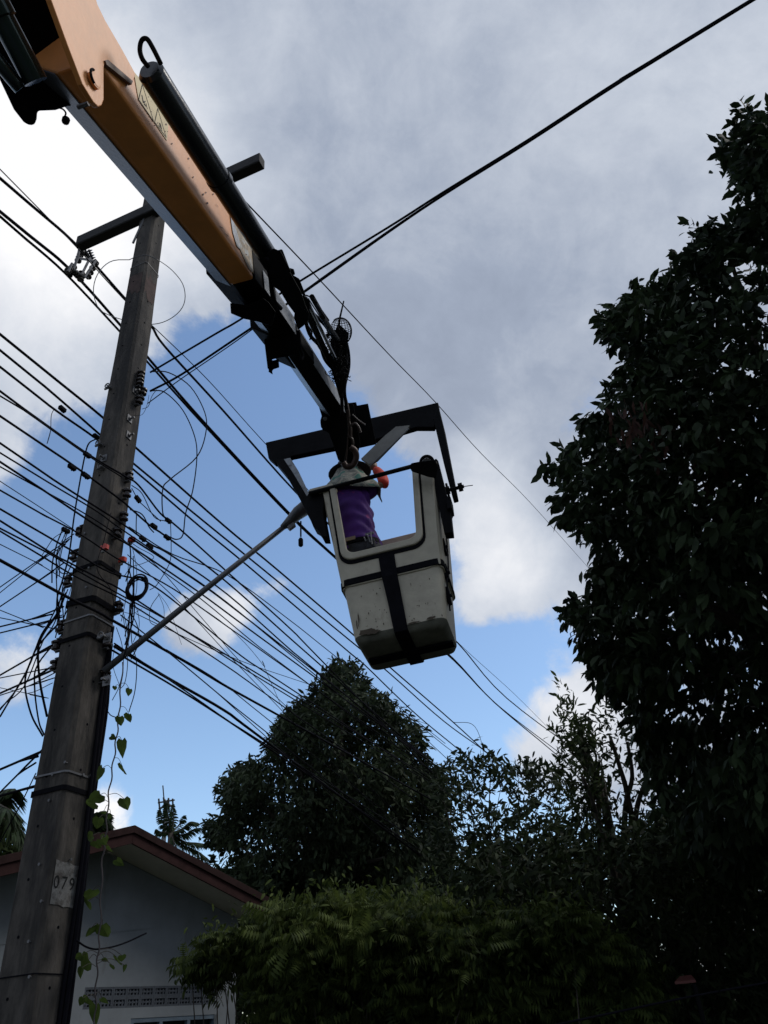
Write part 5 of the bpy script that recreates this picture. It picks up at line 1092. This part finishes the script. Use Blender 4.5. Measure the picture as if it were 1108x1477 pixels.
palm('coconut palm at the left edge beside the pole, fronds drooping', -34, 1176, 13, [[(-10, 1150, 0), (8, 1140, -.3), (22, 1138, -.4)], [(-5, 1168, .3), (12, 1166, .3), (24, 1182, .2)], [(-8, 1180, -.5), (10, 1182, -.7), (25, 1192, -.8), (36, 1204, -.8)], [(-10, 1160, -.8), (6, 1164, -1.2), (22, 1172, -1.2)], [(-60, 1150, 0), (-90, 1170, 0)], [(-50, 1190, .4), (-70, 1220, .5)]])
palm('coconut palm rising behind the roof ridge below the mast', 247, 1202, 24, [[(243, 1180, 0), (240, 1158, 0)], [(250, 1182, .2), (250, 1160, .4)], [(236, 1188, 0), (230, 1168, 0)], [(262, 1196, 0), (274, 1186, 0), (286, 1187, 0)], [(265, 1204, 0), (280, 1196, 0), (290, 1194, -.2)], [(266, 1214, 0), (284, 1216, 0), (300, 1218, 0)], [(262, 1218, 0), (285, 1228, 0), (304, 1242, 0)], [(232, 1200, 0), (226, 1196, 0)], [(255, 1224, -.5), (268, 1240, -.5)], [(258, 1190, .8), (266, 1176, .8)]], size=.55)
palm('small palm top between the pole and the roof peak', 138, 1205, 18, [[(136, 1188, 0), (143, 1172, 0)], [(142, 1192, .2), (152, 1184, .3), (156, 1190, .3)], [(132, 1190, 0), (128, 1178, 0)], [(144, 1204, 0), (156, 1202, 0), (160, 1216, 0)], [(130, 1206, 0), (122, 1212, 0)], [(140, 1190, .4), (148, 1174, .5), (151, 1176, .5)]], size=.9)
# telecom mast
mc = P(239, 1180, 60); mast = thing('antenna_mast', (mc[0], mc[1], 0), 'distant antenna mast with a thin spike above the palm behind the roof', 'mast')
mtop = P(235, 1133, 60); mb = P(238, 1168, 60); g = G(); g.tube([(mc[0], mc[1], 0), mc, mb], .18, 6); g.tube([mb, mtop], .05, 5); g.make('mast_pole', M_GALV, mast)
g = G()
for x0, y0, x1, y1 in ((229, 1152, 231, 1172), (236, 1150, 238, 1170), (243, 1151, 244, 1172), (249, 1152, 250, 1168), (228, 1158, 252, 1154), (229, 1166, 251, 1162), (229, 1170, 244, 1152), (236, 1152, 250, 1166)): g.tube([P(x0, y0, 60), P(x1, y1, 60)], .07, 5)
g.make('antenna_cage', M_GALV, mast)
# reddish roof scrap low in the thicket
rp = P(990, 1414, 7.2)
rs = thing('small_shelter', (rp[0], rp[1], 0), 'small red brown sheet roof half hidden in the dark thicket at lower right', 'shelter')
G().slab([P(974, 1420, 6.3), P(982, 1412, 6.45), P(998, 1410, 6.45), P(1004, 1417, 6.3)], (0, 0, .02)).make('roof', mat('red_sheet', (.10, .022, .017), .6), rs)
for x, dd in ((1001, 6.3),):
    q = P(x, 1419, dd); G().tube([(q[0], q[1], 0), q], .02, 6).make('post', M_BLACK, rs)

# ------------------------------------------------------------------ climbing vine
vp = [(177, 955), (174, 1000), (171, 1036), (168, 1065), (164.5, 1093), (160, 1125), (156, 1157), (154, 1191), (151, 1215), (148, 1242), (146, 1290), (144.6, 1336), (142, 1370), (140, 1401), (138, 1440), (137, 1477), (136, 1520)]
def VP(x, y, o=.36): return on_vert(x, y, POLE+LT*o, 20)
vine = thing('hanging_vine', VP(137, 1500)*np.array([1, 1, 0]), 'thin vine with heart shaped leaves hanging just right of the pole', 'vine')
stm = catmull([VP(*p) for p in vp], 6)
stm = [p+np.array([.006*math.sin(i*.9), 0, 0]) for i, p in enumerate(stm)]; stm.append(np.array([stm[-1][0], stm[-1][1], 0]))
G().tube(stm, .0045, 6).make('stem', mat('vine_stem', (.06, .05, .05), .8), vine, smooth=True)
HV = np.array([(0, 0, 0), (-.28, -.16, .02), (-.50, .06, .05), (-.44, .42, .03), (-.2, .78, -.04), (0, 1.05, -.12), (.2, .78, -.04), (.44, .42, .03), (.50, .06, .05), (.28, -.16, .02), (0, .45, -.05)])
HF = [(0, 1, 2, 10), (2, 3, 4, 10), (10, 4, 5), (10, 5, 6), (6, 7, 8, 10), (10, 8, 9, 0)]
hm = mesh_np('leaf', HV, HF); hm.materials.append(L_VINE)
lv_ = [(173, 1034, 17, 0), (186, 1030, 18, 8), (176, 1068, 24, -5), (176, 1104, 24, 3), (179, 1152, 22, -12), (187, 994, 13, 15), (148, 1108, 20, 25), (145, 1146, 24, 55), (137, 1158, 22, 70), (143, 1180, 24, 20), (160, 1062, 10, -60), (166, 990, 8, 10), (168, 1240, 15, -40), (134, 1284, 26, 30), (128, 1300, 22, 10), (132, 1338, 22, 15), (148, 1334, 30, -5), (128, 1384, 30, 45), (118, 1396, 16, 10), (150, 1382, 12, -30), (168, 1380, 20, -10), (176, 1378, 18, 10), (180, 1392, 10, 0), (138, 1450, 32, 0), (128, 1440, 18, 40), (147, 1440, 15, -30), (120, 1440, 14, 30), (162, 1392, 12, 5), (160, 1176, 8, 40), (150, 1170, 9, 0), (152, 1205, 16, 10), (146, 1210, 18, -20), (140, 1215, 20, 30), (134, 1205, 18, 60), (155, 1220, 14, -40), (118, 1378, 14, 60)]
for (x, y, s_, an) in lv_:
    p = VP(x, y, .36+rng.uniform(-.05, .05)); d_ = np.dot(p-CAM, CF); sz = s_*.92*d_/FP
    a = math.radians(an); Y = unit(-CU*math.cos(a)-CR*math.sin(a)+CF*rng.uniform(-.3, .5)); Z = unit(-CF+rng.normal(0, .35, 3)); X = unit(np.cross(Y, Z)); Z = np.cross(X, Y)
    o = bpy.data.objects.new('leaf', hm); COL.objects.link(o); o.parent = vine
    o.matrix_local = Matrix.Translation(Vector(p-ORG[vine.name]))@Matrix(np.stack([X, Y, Z], 1).tolist()).to_4x4()@Matrix.Scale(float(sz), 4)@Matrix.Diagonal((rng.uniform(.68, 1.08), rng.uniform(.85, 1.1), rng.uniform(.6, 3.2), 1))
    j = int(np.argmin([abs(q[2]-p[2]-.01) for q in stm])); q = stm[j]; G().tube(catmull([q, (p+q)/2+np.array([0, 0, .02]), p], 3), .0018, 4).make('leaf_stalk', M_BARK, vine)
